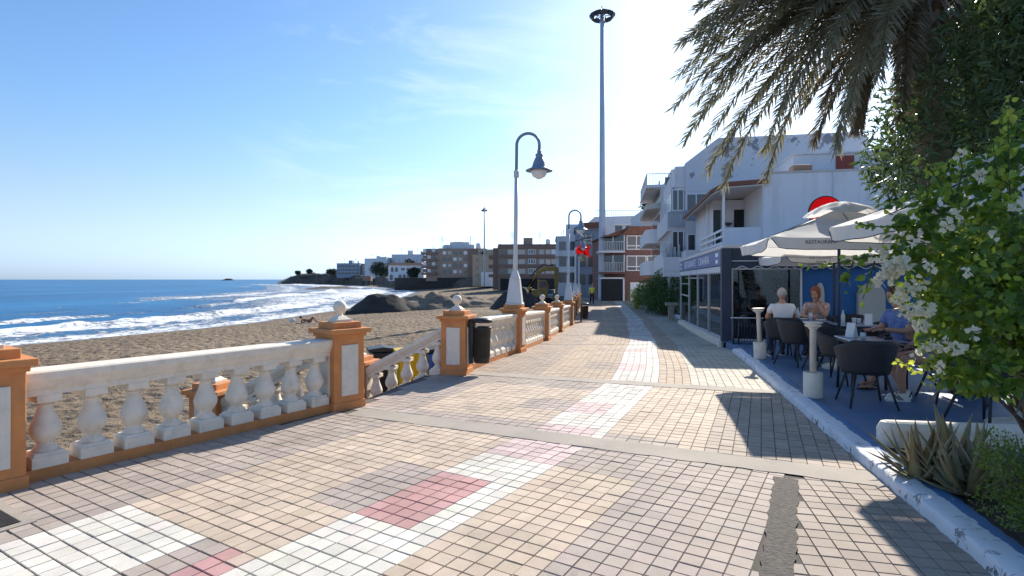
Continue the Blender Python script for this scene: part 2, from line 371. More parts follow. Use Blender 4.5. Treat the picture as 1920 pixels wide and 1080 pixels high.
def paint2(i, j):
    c = np.empty((len(i), 3)); c[:] = BEI
    def s(mask, col): c[mask] = col
    s((i < -14), TAU); s((i < 0) & (j < 3), TAU); s((i >= -5) & (i < 0) & (j >= 8) & (j < 13), TAU); s((i < 0) & (j > 18), TAU)
    s((i >= 6) & (i < 12) & (j < 2), TAU); s((i >= 14), (.42, .34, .27))
    s((i >= 0) & (i < 6), WHI); s((i >= 0) & (i < 5) & (j < 3), PPI); s((i >= 0) & (i < 4) & (j >= 8) & (j < 13), PPI)
    return c
def paint3(i, j):
    c = np.empty((len(i), 3)); c[:] = (.46, .35, .25)
    k = (j // 8) % 3
    c[(i >= 10)] = (.52, .47, .38)
    c[(i < -10) | ((k == 1) & (i < 0) & (i > -6))] = (.38, .3, .24)
    c[(i >= 0) & (i < 6)] = (.66, .62, .55); c[(i >= 0) & (i < 4) & (k == 1)] = PPI; c[(i >= 4) & (i < 6) & (k == 2)] = (.6, .56, .5)
    return c
def tiles(org, head, keep, paint, sides, gu=.0048, gv=.0026, wob=0.0):
    u, v = hd(head); N = 520
    I, J = np.meshgrid(np.arange(-90, 130), np.arange(-60, N)); I = I.ravel(); J = J.ravel()
    cu, cv = (J + .5) * T, (I + .5) * T
    cv = cv + wob * np.sin(cu * .9)
    X = org[0] + cu * u.x + cv * v.x; Y = org[1] + cu * u.y + cv * v.y
    k = keep(X, Y) & in_l(X, Y) & (Y > -1.5) & (Y < 62)
    I, J, X, Y = I[k], J[k], X[k], Y[k]; n = len(I)
    col = paint(I, J) * (1 + rng.normal(0, .055, (n, 1))) * (1 + rng.normal(0, .009, (n, 3)))
    hu, hv = T / 2 - gu, T / 2 - gv
    zt = rng.normal(0, .0012, n); tu, tv = rng.normal(0, .006, n), rng.normal(0, .006, n)
    V = []
    for lev, inset in (((0, 0.0),) if not sides else ((0, .0022), (-1, 0.0))):
        for a, b in ((-1, -1), (1, -1), (1, 1), (-1, 1)):   # a: v, b: u
            du, dv = b * (hu - inset), a * (hv - inset)
            px = X + du * u.x + dv * v.x; py = Y + du * u.y + dv * v.y
            z = np.interp(py, GY, GZ) + zt + du * tu + dv * tv if lev == 0 else np.interp(py, GY, GZ) - .007
            V.append(np.stack([px, py, z], 1))
    V = np.stack(V, 1)                                       # n, 4 or 8, 3
    fl = [(0, 1, 2, 3)] + ([(4, 5, 1, 0), (5, 6, 2, 1), (6, 7, 3, 2), (7, 4, 0, 3)] if sides else [])
    m_ = V.shape[1]
    Fc = (np.arange(n)[:, None, None] * m_ + np.array(fl)[None]).reshape(-1, 4)
    C = np.repeat(np.concatenate([np.clip(col, 0, 1), np.ones((n, 1))], 1), m_, 0)
    return V.reshape(-1, 3), Fc, C
sets = [
    tiles((-.592, 4.822), 31.4, lambda X, Y: (d1(X, Y) < -.1) & (dsr(X, Y) < -.068), paint1, True),
    tiles((2.36, 4.9), 14.0, lambda X, Y: (d1(X, Y) < -.1) & (dsr(X, Y) > .068), lambda i, j: np.tile(np.array([.37, .3, .245]), (len(i), 1)), True),
    tiles((.2324, 6.1), 24.0, lambda X, Y: (d1(X, Y) > .1) & (d2(X, Y) < -.1), paint2, True),
    tiles((1.62, 9.2), 14.6, lambda X, Y: (d2(X, Y) > .1) & (d3(X, Y) < -.03), paint3, True, wob=.03),
    tiles((3.2, 15.4), 11.5, lambda X, Y: (d3(X, Y) > .03) & (d4(X, Y) < -.03), paint3, True, wob=.05),
    tiles((4.05, 19.2), 10.5, lambda X, Y: (d4(X, Y) > .03) & (d5(X, Y) < -.03), paint3, False),
    tiles((5.8, 28.0), 9.0, lambda X, Y: (d5(X, Y) > .03), paint3, False)]
off = 0; VV, FF, CC = [], [], []
for v_, f_, c_ in sets: VV.append(v_); FF.append(f_ + off); CC.append(c_); off += len(v_)
VV, FF, CC = np.concatenate(VV), np.concatenate(FF), np.concatenate(CC)
def np_mesh(name, V, Fq, col=None, smooth=False, attr='tint'):
    me = bpy.data.meshes.new(name); k = Fq.shape[1]
    me.vertices.add(len(V)); me.vertices.foreach_set('co', V.astype(np.float32).ravel())
    me.loops.add(Fq.size); me.loops.foreach_set('vertex_index', Fq.astype(np.int32).ravel())
    me.polygons.add(len(Fq)); me.polygons.foreach_set('loop_start', np.arange(0, Fq.size, k, dtype=np.int32))
    me.polygons.foreach_set('use_smooth', np.full(len(Fq), smooth))
    if col is not None:
        a = me.color_attributes.new(attr, 'FLOAT_COLOR', 'POINT'); a.data.foreach_set('color', col.astype(np.float32).ravel())
    me.update(calc_edges=True); me.validate(); return me
pav = link('pavement', np_mesh('pavement', VV, FF, CC), 'paving'); struct('pavement', pav)
def strip_sheet(name, m, ys, fl, fr, dz, nx=2):
    vs = []; fs = []
    for y in ys:
        a, b = fl(y), fr(y)
        for k in range(nx): vs.append((a + (b - a) * k / (nx - 1), y, gz(y) + dz))
    for i in range(len(ys) - 1):
        for k in range(nx - 1): fs.append((i * nx + k, i * nx + k + 1, (i + 1) * nx + k + 1, (i + 1) * nx + k))
    mb = MB(); mb.add(vs, fs); return obj(name, mb, m)
ysb = sorted(set(list(np.linspace(-6, 62, 90)) + LY + RY))
struct('', strip_sheet('pavement_bed', 'mortar', ysb, lambda y: xl(y) - .25, lambda y: xr(y) + .3, -.007))
def ragged(name, p, q, w, m, dz=.0045, n=40, amp=.025):
    p, q = Vector((*p, 0)), Vector((*q, 0)); t = (q - p).normalized(); nn = Vector((-t.y, t.x, 0)); vs = []; fs = []
    for i in range(n + 1):
        c = p.lerp(q, i / n); w0 = w / 2 + amp * (random.random() - .3); w1 = w / 2 + amp * (random.random() - .3)
        for k in (-w0, w1):
            P = c + nn * k; vs.append((P.x, P.y, gz(P.y) + dz))
        if i: fs.append((2 * i - 2, 2 * i, 2 * i + 1, 2 * i - 1))
    mb = MB(); mb.add(vs, fs); return struct('', obj(name, mb, m))
ragged('concrete_band', (-1.95, 6.99), (3.43, 4.41), .35, 'concrete')
ragged('concrete_band', (-.75, 9.88), (4.17, 8.07), .30, 'concrete')
ragged('concrete_band', (.95, 15.45), (5.55, 14.93), .09, 'concrete')
ragged('concrete_band', (1.6, 19.1), (6.6, 18.55), .09, 'concrete')
ragged('gravel_strip', (2.275, 4.64), (1.1, 2.4), .17, 'concrete_rough', .0055)
# mesh cover of a drain set in the paving
u31, v31 = hd(31.4)
hatch = thing('drain_cover', 'rusty grated metal drain cover set into the tiles beside the balustrade', 'drain cover', (-3.62, 3.77, 0), R(-31.4))
mb = MB(); mb.b2(-.30, .30, -.24, .24, -.02, .006); obj('cover_frame', mb, 'concrete', hatch)
mb = MB(); mb.b2(-.235, .235, -.175, .175, .004, .010)
for k in range(17): mb.b2(-.225 + k * .0281 - .007, -.225 + k * .0281 + .007, -.165, .165, .010, .016)
obj('cover_plate', mb, 'iron', hatch)
# fallen leaf litter / grit on the tiles near the kerb
# ------------------------------------------------------------------ beach, sea
SHY = [-60, 20, 36.6, 40.2, 45.5, 53.4, 68.7, 85, 120, 186, 235, 343, 560, 700, 900]
SHX = [-44, -36.5, -32.8, -31.1, -29, -26.5, -25.6, -24.5, -26, -33, -45, -92, -215, -260, -270]
def shx(y): return np.interp(y, SHY, SHX)
SEA = -2.6
BWY = [-20, 9, 25, 62, 80, 110, 150, 240, 340]; BWX = [-6, -1.5, 2.5, 7.0, 9, 14, 22, 10, -60]
def wallx(y): return np.interp(y, LY, LX) - .2 if y < 62 else np.interp(y, BWY, BWX)
def bz(x, y):
    a, b = shx(y), (np.interp(y, LY, LX) - .3 if y < 62 else np.interp(y, BWY, BWX))
    t = (x - a) / max(b - a, 1)
    top = np.interp(y, [0, 62, 120, 170, 240, 340], [-.93, -1.2, -.9, .1, .6, 0])
    return SEA - .04 + (top - SEA + .04) * (1 - (1 - min(max(t, -.2), 1)) ** 1.35)
ys = np.concatenate([np.linspace(-4, 24, 240), 24 * np.exp(np.linspace(0.006, math.log(345 / 24), 190))])
ts = np.linspace(-.12, 1.0, 330)
V = np.zeros((len(ys), len(ts), 3))
for i, y in enumerate(ys):
    a = shx(y); b = (np.interp(y, LY, LX) - .05) if y < 62 else np.interp(y, BWY, BWX)
    # finer columns close to the wall
    tt = np.where(ts > 0, 1 - (1 - ts) ** 1.45, ts)
    for k, t in enumerate(tt):
        x = a + (b - a) * t; z = bz(x, y)
        if t > .03:
            p = Vector((x * 2.6, y * 2.6, 0))
            amp = .065 * min(1, (t - .03) / .12)
            z += amp * (mnoise.noise(p) + .6 * mnoise.noise(p * 2.3)) + 0.06 * amp / .065 * mnoise.noise(Vector((x * .5, y * .5, 4)))
        V[i, k] = (x, y, z)
def grid_faces(r, c):
    a = np.arange(r * c).reshape(r, c); return np.stack([a[:-1, :-1], a[:-1, 1:], a[1:, 1:], a[1:, :-1]], -1).reshape(-1, 4)
ma = bpy.data.materials.new('beach_sand'); ma.use_nodes = True; MATS['beach_sand'] = ma
n, l = ma.node_tree.nodes, ma.node_tree.links; b = n['Principled BSDF']; b.inputs['Roughness'].default_value = .95; b.inputs['Specular IOR Level'].default_value = .15
t = n.new('ShaderNodeTexCoord'); at_ = n.new('ShaderNodeAttribute'); at_.attribute_name = 'wet'
z1 = n.new('ShaderNodeTexNoise'); z1.inputs['Scale'].default_value = 3.2; z1.inputs['Detail'].default_value = 6; z1.inputs['Roughness'].default_value = .6; z1.inputs['Distortion'].default_value = .6
z2 = n.new('ShaderNodeTexNoise'); z2.inputs['Scale'].default_value = .12; z2.inputs['Detail'].default_value = 5
z3 = n.new('ShaderNodeTexVoronoi'); z3.inputs['Scale'].default_value = 2.6; z3.feature = 'SMOOTH_F1'
z4 = n.new('ShaderNodeTexNoise'); z4.inputs['Scale'].default_value = 90; z4.inputs['Detail'].default_value = 2
for z_ in (z1, z2, z3, z4): l.new(t.outputs['Object'], z_.inputs['Vector'])
r = n.new('ShaderNodeValToRGB'); r.color_ramp.elements[0].position = .3; r.color_ramp.elements[0].color = (.19, .145, .1, 1); r.color_ramp.elements[1].position = .7; r.color_ramp.elements[1].color = (.265, .205, .145, 1)
l.new(z2.outputs[0], r.inputs[0])
rr = n.new('ShaderNodeMapRange'); rr.inputs[3].default_value = .75; rr.inputs[4].default_value = 1.25; l.new(z4.outputs[0], rr.inputs[0])
c = _mul(n, l, r.outputs[0], rr.outputs[0])
mm = n.new('ShaderNodeMix'); mm.data_type = 'RGBA'; mm.inputs['B'].default_value = (.12, .092, .068, 1); l.new(at_.outputs['Fac'], mm.inputs['Factor']); l.new(c, mm.inputs['A'])
l.new(mm.outputs['Result'], b.inputs['Base Color'])
rw = n.new('ShaderNodeMapRange'); rw.inputs[3].default_value = .95; rw.inputs[4].default_value = .3; l.new(at_.outputs['Fac'], rw.inputs[0]); l.new(rw.outputs[0], b.inputs['Roughness'])
ad = n.new('ShaderNodeMath'); ad.operation = 'ADD'; l.new(z1.outputs[0], ad.inputs[0]); l.new(z3.outputs['Distance'], ad.inputs[1])
iv = n.new('ShaderNodeMath'); iv.operation = 'SUBTRACT'; iv.inputs[0].default_value = 1; l.new(at_.outputs['Fac'], iv.inputs[1])
bp = n.new('ShaderNodeBump'); bp.inputs['Distance'].default_value = .22; l.new(iv.outputs[0], bp.inputs['Strength']); l.new(ad.outputs[0], bp.inputs['Height']); l.new(bp.outputs[0], b.inputs['Normal'])
wet = np.clip((.085 + .02 * np.sin(ys * .7)[:, None] - np.where(ts > 0, 1 - (1 - ts) ** 1.45, ts)[None]) / .05, 0, 1) * np.ones((len(ys), 1))
C = np.repeat(wet.reshape(-1, 1), 4, 1)
beach = link('beach', np_mesh('beach', V.reshape(-1, 3), grid_faces(len(ys), len(ts)), C, True, 'wet'), 'beach_sand'); struct('', beach)

# sea: rows follow the shoreline, columns run out to the horizon
ys = np.concatenate([np.linspace(-60, 28, 50), np.linspace(28.5, 120, 330), 120 * np.exp(np.linspace(.01, math.log(26000 / 120), 170))])
ds = np.concatenate([np.linspace(-3, 42, 190), 42 * np.exp(np.linspace(.02, math.log(26000 / 42), 110))])
V = np.zeros((len(ys), len(ds), 3)); FO = np.zeros((len(ys), len(ds)))
def fb(x, y, s, o=0): return mnoise.fractal(Vector((x * s, y * s, o)), 1.0, 2.0, 4)
for i, y in enumerate(ys):
    a = float(shx(y)); far = min(1, max(0, (y - 58) / 70))
    for k, d in enumerate(ds):
        x = a - d; z = SEA; fo = 0.0
        if y < 520 and d < 130:
            wob = 3.0 * mnoise.noise(Vector((y * .07, 1.3, 0))) + 1.2 * mnoise.noise(Vector((y * .23, 5, 0)))
            edge = .9 * mnoise.noise(Vector((y * .35, 9, 0))) + .5 * mnoise.noise(Vector((y * 1.1, 3, 0)))
            ext = 13 + 26 * far
            # breaker ridge
            for (d0, h, w) in ((11.5, .5, 2.0), (22 + 8 * far, .36 * (.35 + .65 * max(0, mnoise.noise(Vector((y * .045, 7, 2))) * 1.6 + .0 + far)), 2.2), (47, .3 * far, 3)):
                e = (d - d0 - wob * (1 if d0 < 20 else 1.6)) / w
                if d0 == 11.5: e0 = e
                z += h * math.exp(-e * e * (1.0 if e > 0 else 3.5)) * (.75 + .5 * mnoise.noise(Vector((y * .4, d0, 0))))
                if d0 < 20 and -1.6 < e < .35: fo = max(fo, .8 + .3 * mnoise.noise(Vector((y * .16, d * .3, 3))))
                elif d0 >= 20 and -.9 < e < .25: fo = max(fo, min(1, h * 2.6))
            z += .05 * fb(x, y, .35) + (.09 * mnoise.noise(Vector((x * .12, y * .06, 8))) if d > 8 else 0)
            s = (d - edge)
            if s < 11.5 + wob: fo = max(fo, .66 + .38 * mnoise.noise(Vector((x * .3, y * .14, 2))) + .2 * mnoise.noise(Vector((x * .9, y * .5, 6))) - (.1 if 3 < s < 7 else 0))
            elif s < ext + wob: fo = max(fo, (.62 + .3 * mnoise.noise(Vector((x * .2, y * .1, 12)))) * (1 - (s - 11) / (ext - 9)) + .35 * far)
            if far > 0 and s < 60 * far: fo = max(fo, (.5 + .28 * mnoise.noise(Vector((x * .06, y * .05, 2)))) * far)
            if 14 < d < 60:
                q = mnoise.noise(Vector((d * .16, y * .05, 3)))
                fo = max(fo, max(0, q - .18) * .9)
            if d < 2: z = SEA + .03 * mnoise.noise(Vector((y * .5, 3, 7))) + .02
            fo = max(fo, .8) if -1.5 < s < 2 else fo
        if d > 25 and y < 1500:
            q = mnoise.noise(Vector((d * .05, y * .018, 11))) + .35 * mnoise.noise(Vector((d * .4, y * .12, 4)))
            if q > .6: fo = max(fo, min(.75, (q - .6) * 4)); z += .25 * min(1, (q - .6) * 4)
        V[i, k] = (x, y, z); FO[i, k] = fo
mw = bpy.data.materials.new('sea_water'); mw.use_nodes = True; MATS['sea_water'] = mw
n, l = mw.node_tree.nodes, mw.node_tree.links; b = n['Principled BSDF']
t = n.new('ShaderNodeTexCoord'); at_ = n.new('ShaderNodeAttribute'); at_.attribute_name = 'foam'
mp = n.new('ShaderNodeMapping'); mp.inputs['Rotation'].default_value = (0, 0, R(-12)); mp.inputs['Scale'].default_value = (1.0, .35, 1); l.new(t.outputs['Object'], mp.inputs[0])
w1 = n.new('ShaderNodeTexNoise'); w1.inputs['Scale'].default_value = .55; w1.inputs['Detail'].default_value = 8; w1.inputs['Roughness'].default_value = .62
w2 = n.new('ShaderNodeTexNoise'); w2.inputs['Scale'].default_value = .035; w2.inputs['Detail'].default_value = 6
l.new(mp.outputs[0], w1.inputs['Vector']); l.new(mp.outputs[0], w2.inputs['Vector'])
cr = n.new('ShaderNodeValToRGB'); e = cr.color_ramp.elements; e[0].position = .3; e[0].color = (.004, .075, .2, 1); e[1].position = .72; e[1].color = (.015, .17, .37, 1)
wv = n.new('ShaderNodeMath'); wv.operation = 'MULTIPLY_ADD'; wv.inputs[1].default_value = .75; wv.inputs[2].default_value = -.37; l.new(w1.outputs[0], wv.inputs[0])
wa = n.new('ShaderNodeMath'); wa.operation = 'ADD'; l.new(w2.outputs[0], wa.inputs[0]); l.new(wv.outputs[0], wa.inputs[1]); l.new(wa.outputs[0], cr.inputs[0])
f1 = n.new('ShaderNodeTexNoise'); f1.inputs['Scale'].default_value = 1.1; f1.inputs['Detail'].default_value = 9; f1.inputs['Roughness'].default_value = .72; f1.inputs['Distortion'].default_value = 1.2
l.new(t.outputs['Object'], f1.inputs['Vector'])
su = n.new('ShaderNodeMath'); su.operation = 'ADD'; l.new(at_.outputs['Fac'], su.inputs[0]); fc_ = n.new('ShaderNodeMapRange'); fc_.inputs[1].default_value = .32; fc_.inputs[2].default_value = .68; l.new(f1.outputs[0], fc_.inputs[0]); l.new(fc_.outputs[0], su.inputs[1])
fr = n.new('ShaderNodeMapRange'); fr.interpolation_type = 'SMOOTHSTEP'; fr.inputs[1].default_value = .9; fr.inputs[2].default_value = 1.3; l.new(su.outputs[0], fr.inputs[0])
gt = n.new('ShaderNodeMath'); gt.operation = 'GREATER_THAN'; gt.inputs[1].default_value = .01; l.new(at_.outputs['Fac'], gt.inputs[0])
fm = n.new('ShaderNodeMath'); fm.operation = 'MULTIPLY'; l.new(fr.outputs[0], fm.inputs[0]); l.new(gt.outputs[0], fm.inputs[1])
mm = n.new('ShaderNodeMix'); mm.data_type = 'RGBA'; mm.inputs['B'].default_value = (.78, .8, .82, 1); l.new(fm.outputs[0], mm.inputs['Factor']); l.new(cr.outputs[0], mm.inputs['A'])
l.new(mm.outputs['Result'], b.inputs['Base Color'])
ro = n.new('ShaderNodeMapRange'); ro.inputs[3].default_value = .28; ro.inputs[4].default_value = .9; l.new(fm.outputs[0], ro.inputs[0]); l.new(ro.outputs[0], b.inputs['Roughness'])
b.inputs['IOR'].default_value = 1.12; b.inputs['Specular IOR Level'].default_value = .2
hh = n.new('ShaderNodeMath'); hh.operation = 'ADD'; l.new(w1.outputs[0], hh.inputs[0]); l.new(fm.outputs[0], hh.inputs[1])
bp = n.new('ShaderNodeBump'); bp.inputs['Strength'].default_value = .9; bp.inputs['Distance'].default_value = .35; l.new(hh.outputs[0], bp.inputs['Height']); l.new(bp.outputs[0], b.inputs['Normal'])
C = np.repeat(FO.reshape(-1, 1), 4, 1)
sea = link('sea', np_mesh('sea', V.reshape(-1, 3), grid_faces(len(ys), len(ds))[:, ::-1], C, True, 'foam'), 'sea_water'); struct('', sea)
# whitecaps far out are part of the water: small raised foam crests are in the mesh above
# land under the town, so that nothing floats
mb = MB(); mb.add([(-12, -30, -1.3), (60, -30, -1.3), (60, 62, -1.3), (8, 62, -1.3)], [(0, 1, 2, 3)])
mb.add([(xr(y), y, gz(y) - .03) if k == 0 else (60, y, gz(y) - .03) for y in (-8, 3, 10, 13, 20, 30, 45, 62) for k in (0, 1)], [(2 * i, 2 * i + 1, 2 * i + 3, 2 * i + 2) for i in range(7)])
mb.add([(7, 62.0, -.63), (60, 62.0, -.63), (60, 150, -.75), (9, 80, -.75)], [(0, 1, 2, 3)])
struct('', obj('town_ground', mb, 'concrete'))
# ------------------------------------------------------------------ seawall, stairs
mb = MB(); prev = None; vs = []; fs = []
pts = [(-9.5, -3.4), (-4.2, 4.2), (-2.12, 7.2)]
def wall_run(pts, w=.3, zt=-.012, zb=-3.2):
    vs = []; fs = []
    for i, (x, y) in enumerate(pts):
        vs += [(x, y, gz(y) + zt), (x - w, y, gz(y) + zt), (x - w, y, zb), (x, y, zb)]
        if i:
            o = 4 * (i - 1)
            for a, b in ((0, 1), (1, 2), (2, 3), (3, 0)): fs.append((o + a, o + b, o + 4 + b, o + 4 + a))
    n = len(vs); fs += [(0, 3, 2, 1), (n - 4, n - 3, n - 2, n - 1)]
    return vs, fs
mb.add(*wall_run(pts)); tag(obj('sea_wall', mb, 'seawall'), 'plastered sea wall below the balustrade nearest the camera', 'wall')
mb = MB(); mb.add(*wall_run([(-.93, 9.8), (.0, 12.8), (.9, 16.7), (1.66, 20.6), (2.5, 24.6), (4.2, 37), (6.0, 50), (7.2, 62)]))
tag(obj('sea_wall', mb, 'seawall'), 'plastered sea wall running on beyond the beach stairs', 'wall')
dst = Vector((-.974, .225, 0)); wst = Vector((.259, .966, 0))
st = thing('beach_stairs', 'concrete stairs going down from the promenade to the sand', 'stairs', (-1.55, 8.45, 0), math.atan2(dst.y, dst.x))
mb = MB()
for k in range(7): mb.b2(.02 + k * .3, .02 + (k + 1) * .3, -1.2, 1.25, -1.6, -.145 * (k + 1) - .01)
mb.b2(-.5, .02, -1.2, 1.2, -1.6, -.009)
obj('steps', mb, 'concrete', st, .008)
# ------------------------------------------------------------------ balustrade
def pillar_meshes():
    body = MB(); body.box((0, 0, .03), (.47, .47, .14)); body.box((0, 0, .5), (.44, .44, .86)); body.box((0, 0, .945), (.485, .485, .05))
    cap = MB(); cap.box((0, 0, .995), (.57, .57, .06)); cap.box((0, 0, 1.06), (.39, .39, .09))
    fin = MB(); fin.box((0, 0, 1.12), (.22, .22, .035)); fin.box((0, 0, 1.155), (.2, .2, .045), top=.55)
    fin.lathe([(.055, 1.17), (.038, 1.19), (.033, 1.205), (.045, 1.22)], 14); fin.ball((0, 0, 1.295), .085, 20, 12)
    pan = MB(); pan.box((0, -.2255, .5), (.24, .02, .64)); pan2 = MB(); pan2.box((.2255, 0, .5), (.02, .24, .64))
    return (body.mesh('pillar_body', .008), cap.mesh('pillar_cap', .008), fin.mesh('finial', .004), pan.mesh('tile_panel', .003), pan2.mesh('tile_panel', .003))
PM = pillar_meshes()
def pillar(c, head, label, ball=True, z=None):
    t = thing('balustrade_pillar', label, 'pillar', (c[0], c[1], gz(c[1]) if z is None else z), R(-head), 'orange balustrade pillars')
    link('body', PM[0], 'orange_paint', t); link('cap', PM[1], 'orange_paint', t)
    if ball: link('finial', PM[2], 'white_paint', t)
    link('tile_panel', PM[3], 'panel_tile', t); link('tile_panel', PM[4], 'panel_tile', t)
    return t
bal = MB(); bal.box((0, 0, .045), (.25, .25, .09)); bal.box((0, 0, .1), (.235, .235, .03), top=.85)
bal.lathe([(.095, .115), (.088, .135), (.064, .158), (.058, .178), (.068, .186), (.068, .193), (.088, .215), (.108, .25), (.113, .28), (.106, .315), (.085, .365), (.066, .415), (.057, .455), (.054, .468), (.066, .473), (.066, .486), (.057, .49), (.06, .52)], 20)
bal.box((0, 0, .54), (.17, .21, .06))
BALM = bal.mesh('baluster', .006)
def rail_sec(p0, p1, n, label, group, z0=None, z1=None, low=False, vertical=False):
    p0, p1 = Vector((p0[0], p0[1], gz(p0[1]) if z0 is None else z0)), Vector((p1[0], p1[1], gz(p1[1]) if z1 is None else z1))
    d = p1 - p0; L = Vector((d.x, d.y, 0)).length; rz = math.atan2(d.y, d.x); sl = d.z / L
    t = thing('balustrade', label, 'balustrade', p0, rz, group)
    sh = Matrix.Identity(4); sh[2][0] = sl                       # steps with the slope while the uprights stay plumb
    k = MB(); k.b2(0, L, -.12, .12, -.25 if low else -.02, .095, sh); obj('kerb', k, 'orange_paint', t, .006)
    r = MB()
    prof = [(-.10, .69), (.10, .69), (.10, .735), (.115, .75), (.13, .785), (.15, .82), (.155, .835), (.155, .885), (.14, .90), (-.14, .90), (-.155, .885), (-.155, .835), (-.15, .82), (-.13, .785), (-.115, .75), (-.10, .735)]
    r.prism(prof, 0, L, 'x', sh); obj('handrail', r, 'white_paint', t, .004)
    for i in range(n):
        x = (i + .5) * L / n
        b = link('baluster', BALM, 'white_paint', t); b.location = (x, 0, .095 + sl * x); b.scale.z = .598 / .57
    return t
u36, v36 = hd(36)
PB = Vector((-2.235, 7.27, 0)); PA = Vector((-4.2, 4.5, 0))
pA = Vector((-4.155, 4.39, 0))
pillar(pA, 36, 'orange pillar cut off by the left edge of the photo')
pillar(PB, 40, 'orange pillar with ball finial on the near side of the beach stairs')
PC = Vector((-.97, 9.88, 0)); pillar(PC, 12, 'orange pillar with ball finial that carries the black litter bin')
a0 = pA + (PB - pA).normalized() * .23; a1 = PB - (PB - pA).normalized() * .22
rail_sec(a0, a1, 9, 'white balustrade with pear shaped balusters nearest the camera', 'promenade balustrades')
# the one further back along the promenade, mostly out of the picture
corners = [(.195, 12.8), (1.082, 16.7), (1.844, 20.6), (2.671, 24.6), (3.24, 28.7), (3.82, 32.8), (4.4, 37), (5.0, 41.3), (5.6, 45.6), (6.2, 50)]
names = ['orange pillar under the nearest street lamp', 'orange pillar next beyond the nearest street lamp', 'orange pillar just before the second street lamp', 'orange pillar under the second street lamp', 'orange pillar next beyond the second street lamp',
         'orange pillar just before the third street lamp', 'orange pillar under the third street lamp', 'orange pillar next beyond the third street lamp', 'orange pillar just before the fourth street lamp', 'orange pillar under the farthest street lamp']
secn = ['between the litter bin and the nearest street lamp', 'just beyond the nearest street lamp', 'midway between the first and second lamps', 'just before the second street lamp', 'just beyond the second street lamp', 'midway between the second and third lamps', 'just before the third street lamp', 'just beyond the third street lamp', 'midway between the third and fourth lamps', 'just before the farthest street lamp']
prevc = PC; PILL = []
for k, (x, y) in enumerate(corners):
    h = math.degrees(math.atan2(x - (corners[k - 1][0] if k else -.807), y - (corners[k - 1][1] if k else 9.625)))
    u, v = hd(h); c = Vector((x, y, 0)) - v * .22 + u * .22
    pillar(c, h, names[k], ball=k not in (0, 3, 6, 9)); PILL.append((c, h))
    d = (c - prevc).normalized()
    rail_sec(prevc + d * .22, c - d * .22, 8 if k == 0 else 11, 'white balustrade section ' + secn[k], 'promenade balustrades')
    prevc = c
# stair rails and their lower posts
dl = Vector((-.974, .225, 0)); LP1 = PB + dl * 1.9; LP2 = PC + dl * 1.9
pillar(LP1, 14, 'low orange post at the foot of the near stair rail', z=-.86)
pillar(LP2, 14, 'low orange post at the foot of the far stair rail', z=-.86)
rail_sec(PB + dl * .2, LP1 - dl * .2, 5, 'near sloping white stair balustrade seen through the front balusters', 'sloping stair balustrades', -.06, -.84, True)
rail_sec(PC + dl * .2, LP2 - dl * .2, 5, 'far sloping white stair balustrade running down from the bin pillar', 'sloping stair balustrades', -.06, -.84, True)

# ------------------------------------------------------------------ street lamps
def lamp_meshes():
    base = MB(); base.box((0, 0, 1.12), (.40, .40, .04)); base.box((0, 0, 1.41), (.36, .36, .54), top=.66); base.box((0, 0, 1.705), (.245, .245, .05), top=.9); base.box((0, 0, 1.82), (.215, .215, .18), top=.45)
    pole = MB(); pole.lathe([(.06, 1.84), (.052, 2.1), (.047, 3.0), (.043, 4.08)], 16)
    pole.lathe([(.05, 4.06), (.062, 4.08), (.062, 4.2), (.045, 4.24)], 16)
    arc = MB(); r = .265
    pts = [(0, 0, 4.2), (0, 0, 4.82)] + [(r - r * math.cos(t), 0, 4.82 + r * math.sin(t)) for t in np.linspace(.15, math.pi, 18)] + [(2 * r, 0, 4.66)]
    arc.tube(pts, .036, 12); arc.lathe([(.045, 4.6), (.05, 4.66), (.045, 4.7)], 14, cx=2 * r)
    sh = MB(); sh.lathe([(.05, 4.62), (.085, 4.6), (.09, 4.56), (.075, 4.53), (.1, 4.5), (.14, 4.4), (.165, 4.31), (.18, 4.285), (.30, 4.23), (.315, 4.215), (.31, 4.205), (.2, 4.235)], 28, cx=2 * r)
    gl = MB(); gl.lathe([(.19, 4.225), (.195, 4.2), (.175, 4.13), (.135, 4.075), (.075, 4.045), (.06, 4.03), (.0, 4.028)], 24, cx=2 * r)
    return base.mesh('lamp_base', .012), pole.mesh('pole'), arc.mesh('arm'), sh.mesh('lamp_shade'), gl.mesh('lamp_bowl')
LM = lamp_meshes()
def lamp(c, z, label, rz=R(-8), lean=0):
    t = thing('street_lamp', label, 'street lamp', (c[0], c[1], z), rz, 'swan neck street lamps'); t.rotation_euler.y = R(lean)
    for nm, me, mm in zip(('base', 'pole', 'arm', 'lamp_shade', 'lamp_bowl'), LM, ('lamp_white', 'lamp_white', 'lamp_blue', 'lamp_blue', 'lamp_glass')): link(nm, me, mm, t)
    return t
lamp(PILL[0][0], gz(12.9), 'tall swan neck street lamp nearest the camera', lean=.7)
lamp(PILL[3][0], gz(24.8), 'second swan neck street lamp, left of the tall mast', lean=.3)
lamp(PILL[6][0], gz(37), 'third swan neck street lamp, the one with the red flag')
lamp(PILL[9][0], gz(50), 'smallest and farthest swan neck street lamp')
